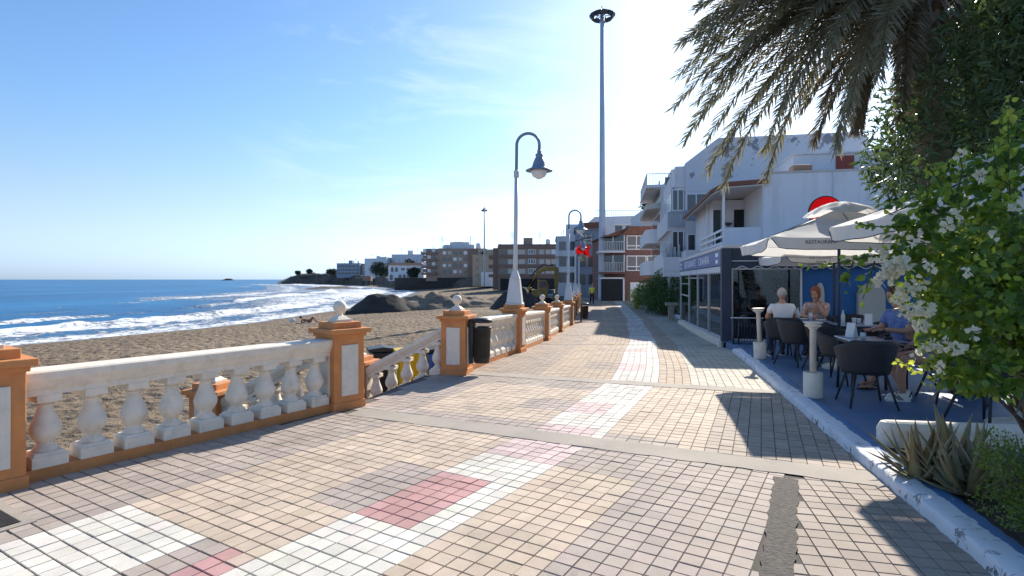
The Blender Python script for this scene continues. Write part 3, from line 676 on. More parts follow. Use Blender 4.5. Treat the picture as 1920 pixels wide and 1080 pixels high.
# flag hanging from a bracket on the third lamp
fl = thing('red_flag', 'red and white flag hanging from a bracket on a lamp post', 'flag', (4.18 + .3, 37.2, 2.75), 0)
mb = MB(); vs = []; fs = []
for i in range(9):
    for k in range(9):
        a, b = i / 8, k / 8
        vs.append((-.1 + a * .85 - .12 * math.sin(b * 3), .09 * math.sin(a * 9 + b * 3), .5 + .75 * b + .12 * math.sin(a * 5) - .2 * (1 - a) * b))
for i in range(8):
    for k in range(8): fs.append((i * 9 + k, i * 9 + k + 1, i * 9 + k + 10, i * 9 + k + 9))
mb.add(vs, fs, None, True); o = obj('red_cloth', mb, 'red_plastic', fl, fix=False); o.modifiers.new('t', 'SOLIDIFY').thickness = .02
mb = MB(); vs = [(p[0] * .62 + .12, p[1] + .05, p[2] * .75 - .32) for p in vs]; mb.add(vs, fs, None, True); o = obj('white_cloth', mb, 'tan_wall', fl, fix=False); o.modifiers.new('t', 'SOLIDIFY').thickness = .02
mb = MB(); mb.tube([(-.3, 0, 1.45), (.9, 0, 1.75)], .03, 6); obj('bracket', mb, 'dark_metal', fl)
# ------------------------------------------------------------------ tall flood light mast
def mast(name, label, loc, h, rb, rt, nf, ring):
    t = thing(name, label, 'light mast', loc)
    mb = MB(); mb.lathe([(rb, -.3), (rb, .5), (rb * .93, h * .12), ((rb + rt) / 2 * .9, h * .45), (rt, h)], 14); obj('mast_pole', mb, 'mast_paint', t)
    mb = MB(); mb.lathe([(rb * 1.5, -.3), (rb * 1.5, .06)], 14); obj('mast_foot', mb, 'concrete', t)
    mb = MB()
    q = [(ring * math.cos(a), ring * math.sin(a), h - .35) for a in np.linspace(0, 2 * math.pi, 25)]; mb.tube(q, .045, 6)
    for a in np.linspace(0, 2 * math.pi, 7)[:-1]: mb.tube([(0, 0, h + .35), (ring * math.cos(a), ring * math.sin(a), h - .35)], .05, 5); mb.tube([(0, 0, h - .5), (ring * math.cos(a), ring * math.sin(a), h - .35)], .04, 5)
    mb.tube([(0, 0, h - .3), (0, 0, h + .6)], .09, 8); obj('ring_frame', mb, 'dark_metal', t)
    s = ring / 1.15
    for k in range(nf):
        a = 2 * math.pi * k / nf + .2
        Mx = Matrix.Translation((ring * math.cos(a), ring * math.sin(a), h - .45)) @ Matrix.Rotation(a, 4, 'Z') @ Matrix.Rotation(R(38), 4, 'Y')
        mb = MB(); mb.prism([(-.28 * s, -.26 * s), (.28 * s, -.26 * s), (.22 * s, .2 * s), (-.22 * s, .2 * s)], -.14 * s, .16 * s, 'x', Mx); mb.b2(.16 * s, .2 * s, -.3 * s, .3 * s, -.28 * s, .24 * s, Mx)
        obj('floodlight', mb, 'dark_metal', t)
    return t
mast('floodlight_mast', 'very tall tapering mast with a ring of floodlights on top', (9.75, 60.5, -.62), 31.2, .44, .22, 11, 1.1)
mast('floodlight_mast', 'distant slim floodlight mast above the far beach', (-7.3, 148, 0), 20.3, .28, .16, 6, .7)
# ------------------------------------------------------------------ litter bins
def litter_bin(loc, rz, label, post):
    t = thing('litter_bin', label, 'litter bin', loc, rz, 'black litter bins')
    mb = MB(); n = 28; prof = [(.125, .0), (.135, .015), (.165, .6), (.172, .6), (.172, .625), (.155, .625), (.15, .1)]; mb.lathe(prof, n, Matrix.Diagonal((1, .92, 1, 1))); obj('body', mb, 'bin_plastic', t)
    mb = MB(); mb.lathe([(.0, .785), (.1, .782), (.165, .765), (.185, .735), (.185, .7), (.17, .7), (.16, .73), (.0, .755)], n, Matrix.Diagonal((1, .92, 1, 1)))
    mb.b2(-.19, -.13, -.09, .09, .3, .76); obj('hood', mb, 'bin_plastic', t, 0)
    mb = MB(); mb.b2(-.23, -.15, -.04, .04, -.02 if not post else -.3, .7); obj('bracket', mb, 'dark_metal', t, .005)
    return t
u12, v12 = hd(12)
bp_ = PC + v12 * (.22 + .235) + u12 * -.02
litter_bin((bp_.x, bp_.y, .2), R(-12), 'black hooded litter bin hung on the pillar beside the stairs', False)
litter_bin((3.55, 27.2, gz(27.2) + .12), R(-8), 'smaller black litter bin far along the balustrade', True)
# wheelie bins by the stairs on the sand
def wheelie(x, y, z, m, ml, rz, label):
    t = thing('wheelie_bin', label, 'wheelie bin', (x, y, z), rz, 'recycling bins below the stairs')
    mb = MB(); mb.box((0, 0, .52), (.46, .54, .9), top=1.2); obj('body', mb, m, t, .03)
    mb = MB(); mb.prism([(-.34, .98), (.36, .98), (.36, 1.03), (0, 1.09), (-.34, 1.05)], -.29, .29, 'y'); obj('lid', mb, ml, t, .012)
    for s in (-1, 1):
        mb = MB(); mb.lathe([(.1, -.03), (.1, .03)], 14, Matrix.Translation((.24, s * .24, .1)) @ Matrix.Rotation(R(90), 4, 'X')); obj('wheel', mb, 'tyre', t)
wheelie(-2.3, 12.6, -.97, 'yellow_plastic', 'yellow_plastic', R(20), 'yellow recycling bin standing on the sand behind the stair rail')
wheelie(-1.68, 12.75, -.97, 'blue_plastic', 'black_trim', R(20), 'blue recycling bin with dark lid behind the stair rail')
wheelie(-2.98, 12.9, -.97, 'bin_plastic', 'bin_plastic', R(20), 'black rubbish bin left of the yellow one behind the stairs')

# ------------------------------------------------------------------ sand heaps and excavator on the beach
def heap(name, label, c, L, Wd, h, m, prof, rz=0, nx=110, ny=50, rough=.3):
    vs = []; fs = []
    for i in range(nx):
        for k in range(ny):
            a, b = i / (nx - 1), k / (ny - 1); x, y = (a - .5) * L, (b - .5) * Wd
            e = max(0, 1 - abs(2 * b - 1) ** 1.3) * np.interp(a, *zip(*prof))
            nn = mnoise.fractal(Vector((x * .5, y * .5, h)), 1, 2, 6)
            rg = 1 - abs(mnoise.noise(Vector((x * .45 + y * .15, y * .25, 3)))) * 2
            e = min(e, .75 + .25 * e); z = h * e * (1 + rough * nn + rough * .5 * rg) - .12
            if e < .06: z -= .3
            vs.append((x, y, z))
    for i in range(nx - 1):
        for k in range(ny - 1): fs.append((i * ny + k, (i + 1) * ny + k, (i + 1) * ny + k + 1, i * ny + k + 1))
    mb = MB(); mb.add(vs, fs, None, True); o = obj(name, mb, m, fix=False); o.location = c; o.rotation_euler.z = rz
    return tag(o, label, 'sand heap')
heap('sand_heap', 'long lumpy ridge of dug up dark sand on the beach', (-8.3, 66, -1.75), 19.5, 7, 1.75, 'heap_sand', [(0, 0), (.12, .75), (.3, .85), (.42, 1), (.55, .92), (.7, .8), (.85, .62), (1, 0)], R(4), rough=.34)
heap('sand_heap', 'smooth dark cone of wet sand at the left end of the ridge', (-15.1, 63.6, -1.85), 7.4, 5.5, 1.95, 'heap_dark', [(0, 0), (.3, .8), (.42, .97), (.62, 1), (.78, .85), (1, 0.25)], R(4), 60, 40, .13)
heap('sand_heap', 'dark sand heap beneath the excavator arm', (.75, 60, -1.45), 6.6, 5, 2.35, 'heap_dark', [(0, 0), (.25, .7), (.45, 1), (.6, .95), (1, 0)], 0, 60, 40, .16)
ex = thing('excavator', 'muddy yellow excavator digging behind the dark sand heap', 'excavator', (3.4, 68, -1.3), R(0))
for s in (-1, 1):
    mb = MB(); q = [(-1.6, .35), (-1.25, .05), (1.25, .05), (1.6, .35), (1.3, .72), (-1.3, .72)]; mb.prism(q, s * 1.0 - .25, s * 1.0 + .25, 'y'); obj('track', mb, 'tyre', ex, .05)
mb = MB(); mb.b2(-1.7, .9, -1.1, 1.1, .85, 1.75); mb.b2(-1.75, -1.0, -1.1, 1.1, 1.0, 2.0); obj('body', mb, 'machine_yellow', ex, .08)
mb = MB(); mb.prism([(-.3, 1.7), (.95, 1.7), (1.0, 2.2), (.7, 2.9), (-.3, 2.9)], -1.1, -.2, 'y'); cb = obj('cab', mb, 'machine_yellow', ex, .05)
mb = MB(); mb.prism([(-.15, 2.0), (.8, 2.0), (.85, 2.25), (.6, 2.75), (-.15, 2.75)], -1.115, -.185, 'y'); obj('window', mb, 'window_glass', cb)
mb = MB(); mb.prism([(-2.2, 1.2), (-1.75, 1.2), (-.4, 3.9), (.4, 4.45), (2.0, 4.45), (2.0, 4.0), (.5, 3.95), (-.1, 3.6)], -.2, .2, 'y'); obj('boom', mb, 'machine_yellow', ex, .03)
mb = MB(); mb.prism([(1.7, 4.6), (2.25, 4.4), (2.3, 3.2), (2.1, 1.2), (1.85, 1.2), (1.75, 3.2)], -.15, .15, 'y'); obj('stick', mb, 'machine_yellow', ex, .03)
mb = MB(); mb.prism([(1.6, 1.3), (2.2, 1.35), (2.25, .7), (1.8, .2), (1.2, .25), (1.5, .7)], -.45, .45, 'y'); obj('bucket', mb, 'machine_yellow', ex, .03)
mb = MB(); mb.tube([(-1.2, 0, 3.3), (.3, 0, 4.75), (1.6, 0, 4.7)], .09, 8); obj('ram', mb, 'dark_metal', ex)
# small parked car on the sand road behind the balustrade
cr_ = thing('parked_car', 'small grey car parked behind the balustrade near the excavator', 'car', (5.1, 78, -1.25), R(80))
mb = MB(); mb.prism([(-1.9, .3), (1.9, .3), (1.95, .65), (1.75, .85), (.9, .92), (-1.5, .95), (-1.95, .8)], -.85, .85, 'y'); obj('body', mb, 'car_paint', cr_, .06)
mb = MB(); mb.prism([(-1.55, .94), (1.0, .92), (.35, 1.42), (-1.1, 1.45)], -.74, .74, 'y'); obj('window', mb, 'window_glass', cr_, .05)
mb = MB(); mb.prism([(.3, 1.4), (.38, 1.44), (-1.1, 1.49), (-1.2, 1.44)], -.73, .73, 'y'); obj('roof', mb, 'car_paint', cr_, .02)
for x in (-1.2, 1.2):
    for s in (-1, 1):
        mb = MB(); mb.lathe([(.31, -.1), (.31, .1)], 16, Matrix.Translation((x, s * .8, .31)) @ Matrix.Rotation(R(90), 4, 'X')); obj('wheel', mb, 'tyre', cr_)
# ------------------------------------------------------------------ terrace, kerbs
uk, vk = hd(13.7)
def kerb_mat():
    m = bpy.data.materials.new('kerb_paint'); m.use_nodes = True; n, l = m.node_tree.nodes, m.node_tree.links; b = n['Principled BSDF']; b.inputs['Roughness'].default_value = .8
    a = n.new('ShaderNodeAttribute'); a.attribute_name = 'across'; t = n.new('ShaderNodeTexCoord')
    z = n.new('ShaderNodeTexNoise'); z.inputs['Scale'].default_value = 9; z.inputs['Detail'].default_value = 8; z.inputs['Roughness'].default_value = .7; l.new(t.outputs['Object'], z.inputs[0])
    z2 = n.new('ShaderNodeTexNoise'); z2.inputs['Scale'].default_value = 8; z2.inputs['Detail'].default_value = 9; z2.inputs['Roughness'].default_value = .75; l.new(t.outputs['Object'], z2.inputs[0])
    ad = n.new('ShaderNodeMath'); ad.operation = 'MULTIPLY_ADD'; ad.inputs[1].default_value = .28; l.new(z.outputs[0], ad.inputs[0]); l.new(a.outputs['Fac'], ad.inputs[2])
    st = n.new('ShaderNodeMapRange'); st.inputs[1].default_value = .73; st.inputs[2].default_value = .75; l.new(ad.outputs[0], st.inputs[0])
    m1 = n.new('ShaderNodeMix'); m1.data_type = 'RGBA'; m1.inputs['A'].default_value = (.72, .72, .74, 1); m1.inputs['B'].default_value = (.085, .2, .4, 1); l.new(st.outputs[0], m1.inputs['Factor'])
    ch = n.new('ShaderNodeMapRange'); ch.inputs[1].default_value = .57; ch.inputs[2].default_value = .59; l.new(z2.outputs[0], ch.inputs[0])
    lo = n.new('ShaderNodeMapRange'); lo.inputs[1].default_value = .06; lo.inputs[2].default_value = .55; lo.inputs[3].default_value = 1; lo.inputs[4].default_value = .35; l.new(a.outputs['Fac'], lo.inputs[0])
    mu = n.new('ShaderNodeMath'); mu.operation = 'MULTIPLY'; l.new(ch.outputs[0], mu.inputs[0]); l.new(lo.outputs[0], mu.inputs[1])
    m2 = n.new('ShaderNodeMix'); m2.data_type = 'RGBA'; m2.inputs['B'].default_value = (.13, .13, .14, 1); l.new(mu.outputs[0], m2.inputs['Factor']); l.new(m1.outputs['Result'], m2.inputs['A']); l.new(m2.outputs['Result'], b.inputs['Base Color'])
    bp = n.new('ShaderNodeBump'); bp.inputs['Strength'].default_value = .6; bp.inputs['Distance'].default_value = .012; l.new(z2.outputs[0], bp.inputs['Height']); l.new(bp.outputs[0], b.inputs['Normal'])
    MATS['kerb_paint'] = m
kerb_mat()
def kerb(name, label, ys, w, h, z_extra=0.0):
    prof = [(-.012, -.3, 0), (0, .012, .03), (.004, h * .45, .1), (.008, h * .86, .2), (.022, h, .28), (w * .3, h + .003, .4), (w * .55, h + .004, .58), (w * .8, h, .8), (w - .02, h - .004, .93), (w, h - .03, 1.0), (w + .01, -.3, 1.0)]
    V = []; A = []; n = len(prof)
    for y in ys:
        x = xr(y); g = gz(y) + z_extra
        for (px, pz, a) in prof:
            j = .016 * mnoise.noise(Vector((y * 2.2, px * 9, 1))) + .012 * mnoise.noise(Vector((y * 7, px * 20, 2))) + .008 * mnoise.noise(Vector((y * 19, px * 30, 5)))
            V.append((x + px * vk.x + j, y + px * vk.y, g + pz + (j * .7 if pz > 0 else 0))); A.append(a)
    fq = np.array([(i * n + k, i * n + k + 1, (i + 1) * n + k + 1, (i + 1) * n + k) for i in range(len(ys) - 1) for k in range(n - 1)])[:, ::-1]
    V = np.array(V); C = np.repeat(np.array(A)[:, None], 4, 1)
    o = link(name, np_mesh(name, V, fq, C, True, 'across'), 'kerb_paint'); return tag(o, label, 'kerb')
kerb('kerb', 'chipped white kerb with blue inner edge along the cafe terrace', np.linspace(1.2, 12.95, 420), .30, .095)
kerb('kerb', 'clean white kerb along the glass side of the restaurant and hedge', np.linspace(14.25, 50, 120), .2, .14)
ter = MB()
tp = [(xr(y) + .2, y) for y in (5.35, 7.04, 9, 11, 12.9)] + [(5.35, 14.0), (5.6, 14.4), (14, 13.2), (14, 3.6), (4.6, 5.0)]
ter.prism(tp, -.4, .085); struct('', obj('terrace', ter, 'terrace_blue'))
bed = MB(); vs = []; fs = []
for i, y in enumerate(np.linspace(1.0, 5.4, 40)):
    for k in range(16):
        x = xr(y) + .24 + (2.6 * k / 15); vs.append((x, y - (x - xr(y)) * .22, .07 + .05 * mnoise.noise(Vector((x * 5, y * 5, 0))) - .05 * max(0, k - 14)))
for i in range(39):
    for k in range(15): fs.append((i * 16 + k, i * 16 + k + 1, (i + 1) * 16 + k + 1, (i + 1) * 16 + k))
bed.add(vs, fs, None, True); struct('', obj('soil', bed, 'soil', fix=False))
# white rounded planter wall at the end of the terrace
wl_ = thing('planter_wall', 'low white rounded wall between the terrace and the aloe bed', 'wall', (3.52, 5.33, .05), R(-9))
mb = MB(); q = [(-.09, .0), (.09, .0), (.09, .19)] + [(.09 * math.cos(t), .19 + .075 * math.sin(t)) for t in np.linspace(.2, math.pi - .2, 9)] + [(-.09, .19)]
mb.prism(q, 0.03, 2.6, 'x'); mb.lathe([(.09, 0), (.09, .19), (.06, .25), (0, .265)], 16, cx=.05); obj('wall', mb, 'white_paint', wl_, .004)

# ------------------------------------------------------------------ restaurant pavilion
cafe = thing('restaurant_pavilion', 'dark blue restaurant pavilion with scalloped awning and glass sides', 'restaurant', (5.52, 14.45, 0), R(-11.5))
# local x: to the right (front face), y: away along the promenade
Lx, Ly = 10.5, 12.0
def p(name, mb, m, par=None, bev=0.0): return obj(name, mb, m, par or cafe, bev)
mb = MB(); mb.b2(-.12, .12, -.12, .12, -.1, 2.45); p('corner_post', mb, 'navy')
mb = MB(); mb.b2(-.04, Lx, -.05, .03, 2.0, 2.47); mb.b2(-.05, .03, -.04, Ly, 2.0, 2.45); p('fascia', mb, 'navy', None, .006)
mb = MB(); mb.b2(-.1, Lx, -.1, Ly, 2.47, 2.55); p('roof', mb, 'pale_wall')
mb = MB(); mb.b2(-.065, Lx, -.066, -.05, 2.115, 2.135); mb.b2(-.065, Lx, -.08, -.04, 2.455, 2.475); mb.b2(-.08, -.04, -.06, Ly, 2.45, 2.475); p('trim', mb, 'white_frame')
# scalloped valance with a white edge
nsc = 20; sc = Lx / nsc * .64; vs = []; fs = []; edge = []
N_ = 400
for i in range(N_ + 1):
    x = -.06 + (Lx * .66) * i / N_; zz = 2.0 - .05 + .035 * math.cos(2 * math.pi * x / .38)
    vs += [(x, -.07, 2.06), (x, -.085, zz), (x, -.075, zz), (x, -.06, 2.06)]; edge.append((x, -.088, zz))
    if i:
        o = 4 * (i - 1)
        for a, b in ((0, 1), (1, 2), (2, 3)): fs.append((o + a, o + b, o + 4 + b, o + 4 + a))
mb = MB(); mb.add(vs, fs); va = p('valance', mb, 'navy')
mb = MB(); mb.tube(edge, .0125, 5); obj('piping', mb, 'white_frame', va)
# side valance under the sign (grey lace)
vs = []; fs = []
for i in range(241):
    y = .15 + (Ly - .3) * i / 240; zz = 1.83 + .03 * math.cos(2 * math.pi * y / .4); o = len(vs); vs += [(-.045, y, 2.02), (-.06, y, zz)]
    if i: fs.append((o - 2, o - 1, o + 1, o))
mb = MB(); mb.add(vs, fs); sv = p('valance', mb, 'pale_wall'); sv.modifiers.new('t', 'SOLIDIFY').thickness = .01
shp = Matrix.Identity(4); shp[2][1] = -.028
mb = MB(); mb.b2(-.2, Lx, -.1, .12, -.7, .07); mb.b2(-.14, .12, .12, Ly, -.9, .085, shp); p('plinth', mb, 'white_paint', None, .01)
mb = MB(); mb.b2(.12, Lx, .12, Ly - .1, -.4, .0, shp); p('floor', mb, 'terrace_blue')
# glass and frames: promenade side
def pane_mat():
    m = bpy.data.materials.new('clear_glass'); m.use_nodes = True; n, l = m.node_tree.nodes, m.node_tree.links; n.remove(n['Principled BSDF'])
    g = n.new('ShaderNodeBsdfGlossy'); g.inputs['Roughness'].default_value = .03; g.inputs['Color'].default_value = (.8, .85, .9, 1)
    t = n.new('ShaderNodeBsdfTransparent'); t.inputs[0].default_value = (.8, .84, .86, 1); f = n.new('ShaderNodeFresnel'); f.inputs[0].default_value = 1.45
    mx_ = n.new('ShaderNodeMixShader'); l.new(f.outputs[0], mx_.inputs[0]); l.new(t.outputs[0], mx_.inputs[1]); l.new(g.outputs[0], mx_.inputs[2]); l.new(mx_.outputs[0], n['Material Output'].inputs[0]); MATS['clear_glass'] = m
pane_mat()
fr = MB(); yy = [.14, 2.9, 5.6, 8.4, Ly - .05]
for y in yy: fr.b2(-.05, .03, y - .03, y + .03, .08 - .028 * y, 2.0)
fr.b2(-.05, .03, .14, Ly, .08, .13, shp); fr.b2(-.045, .025, .14, Ly, 1.9, 1.95); fr.b2(-.045, .025, 8.4, Ly, .95, .99); fr.b2(-.045, .025, 8.4, Ly, 1.45, 1.48)
fo_ = p('window_frame', fr, 'alu')
for a, b in zip(yy[:-1], yy[1:]):
    mb = MB(); mb.b2(-.012, -.002, a + .03, b - .03, .10 - .028 * b, 1.9); obj('pane', mb, 'clear_glass', fo_)
fr = MB()
for x in (.14, 1.78): fr.b2(x - .025, x + .025, -.05, .03, .07, 1.96)
fr.b2(.14, 1.78, -.05, .03, .07, .13); fr.b2(.14, 1.78, -.045, .025, 1.9, 1.94); fo_ = p('window_frame', fr, 'alu')
mb = MB(); mb.b2(.165, 1.755, -.012, -.002, .13, 1.9); obj('pane', mb, 'clear_glass', fo_)
mb = MB(); mb.b2(1.79, Lx, .0, .14, .0, 2.1); bw = p('front_wall', mb, 'blue_wall')
mb = MB(); mb.b2(.4, Lx, Ly - .16, Ly - .05, 0, 2.4); mb.b2(3.4, 3.5, .2, Ly - .1, 0, 2.4); p('inner_wall', mb, 'navy')
mb = MB(); mb.b2(1.2, 2.6, 5.2, 5.28, .9, 1.6); p('notice_screen', mb, 'white_frame')
# arched recesses and boards on the blue wall
for (x, w) in ((2.2, .09), (3.35, .3)):
    q = [(-w, .55), (w, .55), (w, 1.25)] + [(w * math.cos(t), 1.25 + .32 * math.sin(t)) for t in np.linspace(.15, math.pi - .15, 10)] + [(-w, 1.25)]
    mb = MB(); mb.prism([(a + x, b) for a, b in q], -.14, -.004, 'y'); p('arched_shutter', mb, 'shade_wall', None, .01)
mb = MB(); mb.b2(3.78, 4.1, -.03, -.002, 1.05, 1.5); mbn = p('menu_board', mb, 'white_frame')
for i in range(3):
    for k in range(3):
        mb = MB(); mb.b2(3.8 + i * .098, 3.88 + i * .098, -.036, -.031, 1.08 + k * .138, 1.19 + k * .138); obj('picture', mb, 'brown_wall' if (i + k) % 2 else 'blue_grey_wall', mbn)
mb = MB(); mb.b2(4.3, 4.42, -.03, -.002, .6, 1.05); p('notice', mb, 'white_frame')
# sign band on the promenade side
sg = MB(); sg.b2(-.075, -.052, .2, Ly - .2, 2.03, 2.43); sgo = p('sign_board', sg, 'sign_blue')
rot = (R(90), 0, R(-90))
text('lettering', 'RESTAURANTE', .36, 'ink_white', sgo, (-.078, 7.7, 2.23), rot, sx=1.6)
text('lettering', 'CANARIA', .36, 'ink_white', sgo, (-.078, 3.7, 2.23), rot, sx=1.6)
for y in (1.0, 11.2):
    for z, w in ((2.32, .5), (2.14, .4)):
        mb = MB(); mb.b2(-.08, -.076, y - w / 2, y + w / 2, z - .05, z + .05); obj('sign_mark', mb, 'ink_white', sgo)
# red round sign standing on the pavilion roof
rs = thing('round_sign', 'round red plastic sign with dark rim standing above the white parasol', 'sign', (8.12, 14.5, 2.55), R(-8))
mb = MB(); mb.lathe([(.0, -.03), (.40, -.03), (.40, .03), (.0, .03)], 36, Matrix.Translation((0, 0, .84)) @ Matrix.Rotation(R(90), 4, 'X')); obj('disc', mb, 'red_plastic', rs)
mb = MB(); mb.tube([(.41 * math.cos(t), 0, .84 + .41 * math.sin(t)) for t in np.linspace(0, 2 * math.pi, 41)], .02, 6); obj('rim', mb, 'black_trim', rs)
mb = MB(); mb.tube([(0, 0, -.05), (0, 0, .52)], .03, 8); obj('post', mb, 'dark_metal', rs)

# ------------------------------------------------------------------ parasols
def parasol(c, side, head, zc, za, label, lines, base=True):
    t = thing('parasol', label, 'parasol', (c[0], c[1], .085), R(-head), 'white terrace parasols')
    zc -= .085; za -= .085; s = side / 2
    V = []; Fq = []; n = 14
    # canopy: four sagging panels
    def pt(q, a, r):      # q quadrant, a -1..1 along the edge, r 0..1 out
        x, y = a * s * r, -s * r
        z = za + (zc - za) * r - .06 * math.sin(math.pi * r) * (1 - .5 * abs(a)) - .045 * (1 - a * a) * r
        z += .012 * mnoise.noise(Vector((x * 4 + q * 7, y * 4, zc)))
        for _ in range(q): x, y = -y, x
        return (x, y, z)
    for q in range(4):
        o = len(V)
        for i in range(n + 1):
            for k in range(n + 1): V.append(pt(q, -1 + 2 * k / n, .02 + .98 * i / n))
        for i in range(n):
            for k in range(n): Fq.append((o + i * (n + 1) + k, o + (i + 1) * (n + 1) + k, o + (i + 1) * (n + 1) + k + 1, o + i * (n + 1) + k + 1))
    mb = MB(); mb.add(V, Fq, None, True); can = obj('canopy', mb, 'canvas', t, fix=2)
    # raised, puckered vent cap
    V = []; Fq = []; nr, na = 8, 48
    for i in range(nr + 1):
        for k in range(na):
            a = 2 * math.pi * k / na; r = i / nr; sq = .50 / max(abs(math.cos(a)), abs(math.sin(a))) ** .8
            z = za + .11 - .02 * r - .33 * r * r * .62 + (.022 * math.sin(6 * a + i) + .02 * math.sin(11 * a)) * r
            V.append((sq * r * math.cos(a), sq * r * math.sin(a), z))
    for i in range(nr):
        for k in range(na): k2 = (k + 1) % na; Fq.append((i * na + k, (i + 1) * na + k, (i + 1) * na + k2, i * na + k2))
    mb = MB(); mb.add(V, Fq, None, True); obj('vent', mb, 'canvas', can, fix=2)
    for q in range(4):
        V = []; Fq = []; m_ = 24; bd = []
        for k in range(m_ + 1):
            a = -1 + 2 * k / m_; e = min(1, (1 - abs(a)) / .1); dp = .03 + .155 * e ** .6
            top = pt(0, a, 1.0); wv = .012 * math.sin(a * 9 + q)
            for d in (0, .5, 1): 
                x, y, z = top[0], top[1] - .004 - .02 * d + wv * d, top[2] - dp * d
                if d == 1: bd.append((x, y - .003, z))
                for _ in range(q): x, y = -y, x
                V.append((x, y, z))
        for k in range(m_):
            for d in range(2): Fq.append((k * 3 + d, k * 3 + d + 1, (k + 1) * 3 + d + 1, (k + 1) * 3 + d))
        mb = MB(); mb.add(V, Fq, None, True); vo = obj('valance', mb, 'canvas', t, fix=False)
        mb = MB(); Mq = Matrix.Rotation(q * math.pi / 2, 4, 'Z'); mb.tube(bd, .006, 5, Mq); obj('piping', mb, 'black_trim', vo)
        if q == 0 and lines:
            for li, (tx, sz) in enumerate(lines):
                text('lettering', tx, sz, 'ink', vo, (-s * .48, -s - .034, zc - .105 - .085 * li), (R(90), 0, 0), .0008)
    mb = MB(); mb.tube([(0, 0, .0), (0, 0, za + .02)], .026, 12); obj('pole', mb, 'navy', t)
    mb = MB(); mb.lathe([(.05, za - .55), (.06, za - .5), (.05, za - .42)], 12); obj('hub', mb, 'dark_metal', t)
    for q in range(8):
        e = pt(q // 2, -1 if q % 2 == 0 else 0, .97); mb = MB(); mb.tube([(0, 0, za - .03), (e[0], e[1], e[2] - .025)], .011, 6); mb.tube([(0, 0, za - .48), (e[0] * .5, e[1] * .5, za + (e[2] - za) * .5 - .05)], .009, 6); obj('rib', mb, 'dark_metal', t)
    mb = MB(); mb.lathe([(.27, 0), (.27, .05), (.2, .075), (.06, .09), (.045, .3), (.0, .3)], 24); obj('base', mb, 'white_paint', t)
    return t
parasol((5.74, 9.83), 2.78, 13.5, 2.33, 2.9, 'white square parasol in front of the red round sign', [('RESTAURANT', .075)])
parasol((7.1, 12.35), 2.6, 13.5, 2.19, 2.7, 'lower white parasol behind the front one by the pavilion', [('RESTAURANT', .07), ('PLAYA', .06)])
parasol((5.3, 5.87), 2.75, 13.5, 2.35, 2.95, 'white parasol nearest the camera behind the flowering bush', None)

# ------------------------------------------------------------------ chairs and tables
def chair_meshes():
    sh = MB(); n, mz = 40, 9; V = []; Fq = []
    def shell(ph, h, o):                                  # ph -1..1, 0 = back
        a = ph * R(128); w = abs(ph); zt = .83 - .17 * max(0, (w - .32) / .68) ** .8
        z = .40 + (zt - .40) * h; r0 = .235 + .085 * h ** .8 + o
        x = r0 * math.sin(a) * 1.03; y = -r0 * math.cos(a) * 1.0 + .02 - .05 * h * (1 - w)
        return (x, y, z)
    for o in (0, .016):
        for i in range(n + 1):
            for k in range(mz + 1): V.append(shell(-1 + 2 * i / n, k / mz, o))
    st_ = (n + 1) * (mz + 1)
    for i in range(n):
        for k in range(mz):
            a = i * (mz + 1) + k; Fq.append((a, a + mz + 1, a + mz + 2, a + 1)); Fq.append((st_ + a, st_ + a + 1, st_ + a + mz + 2, st_ + a + mz + 1))
    for i in range(n):
        for k in (0, mz): a = i * (mz + 1) + k; Fq.append((a, a + mz + 1, st_ + a + mz + 1, st_ + a))
    for k in range(mz):
        for i in (0, n): a = i * (mz + 1) + k; Fq.append((a, a + 1, st_ + a + 1, st_ + a))
    sh.add(V, Fq, None, True)
    seat = MB(); q = [(.23 * math.copysign(abs(math.cos(t)) ** .7, math.cos(t)), .02 + .24 * math.copysign(abs(math.sin(t)) ** .7, math.sin(t))) for t in np.linspace(0, 2 * math.pi, 33)[:-1]]
    seat.prism(q, .405, .44)
    legs = []
    for sx, sy in ((1, 1), (-1, 1), (1, -1), (-1, -1)):
        l_ = MB(); l_.tube([(sx * .16, sy * .15, .42), (sx * .26, sy * .27 - (.02 if sy < 0 else 0), 0)], [.019, .012], 8); legs.append(l_.mesh('leg'))
    return sh.mesh('backrest'), seat.mesh('seat', .01), legs
CM = chair_meshes()
TZ = .085
def chair(x, y, rz, label):
    t = thing('terrace_chair', label, 'chair', (x, y, TZ), R(rz), 'dark terrace armchairs')
    link('backrest', CM[0], 'rattan', t); link('seat', CM[1], 'rattan', t)
    for l_ in CM[2]: link('leg', l_, 'rattan', t)
    return t
def table(x, y, rz, label, w=.7):
    t = thing('cafe_table', label, 'table', (x, y, TZ), R(rz), 'terrace tables')
    mb = MB(); mb.b2(-w / 2, w / 2, -w / 2, w / 2, .725, .75); obj('table_top', mb, 'wood_table', t, .012)
    mb = MB(); mb.b2(-w / 2 + .03, w / 2 - .03, -w / 2 + .03, w / 2 - .03, .69, .722); obj('frame', mb, 'rattan', t)
    for sx in (-1, 1):
        for sy in (-1, 1):
            mb = MB(); mb.tube([(sx * (w / 2 - .06), sy * (w / 2 - .06), .7), (sx * (w / 2 - .04), sy * (w / 2 - .04), 0)], .02, 8); obj('leg', mb, 'rattan', t)
    return t
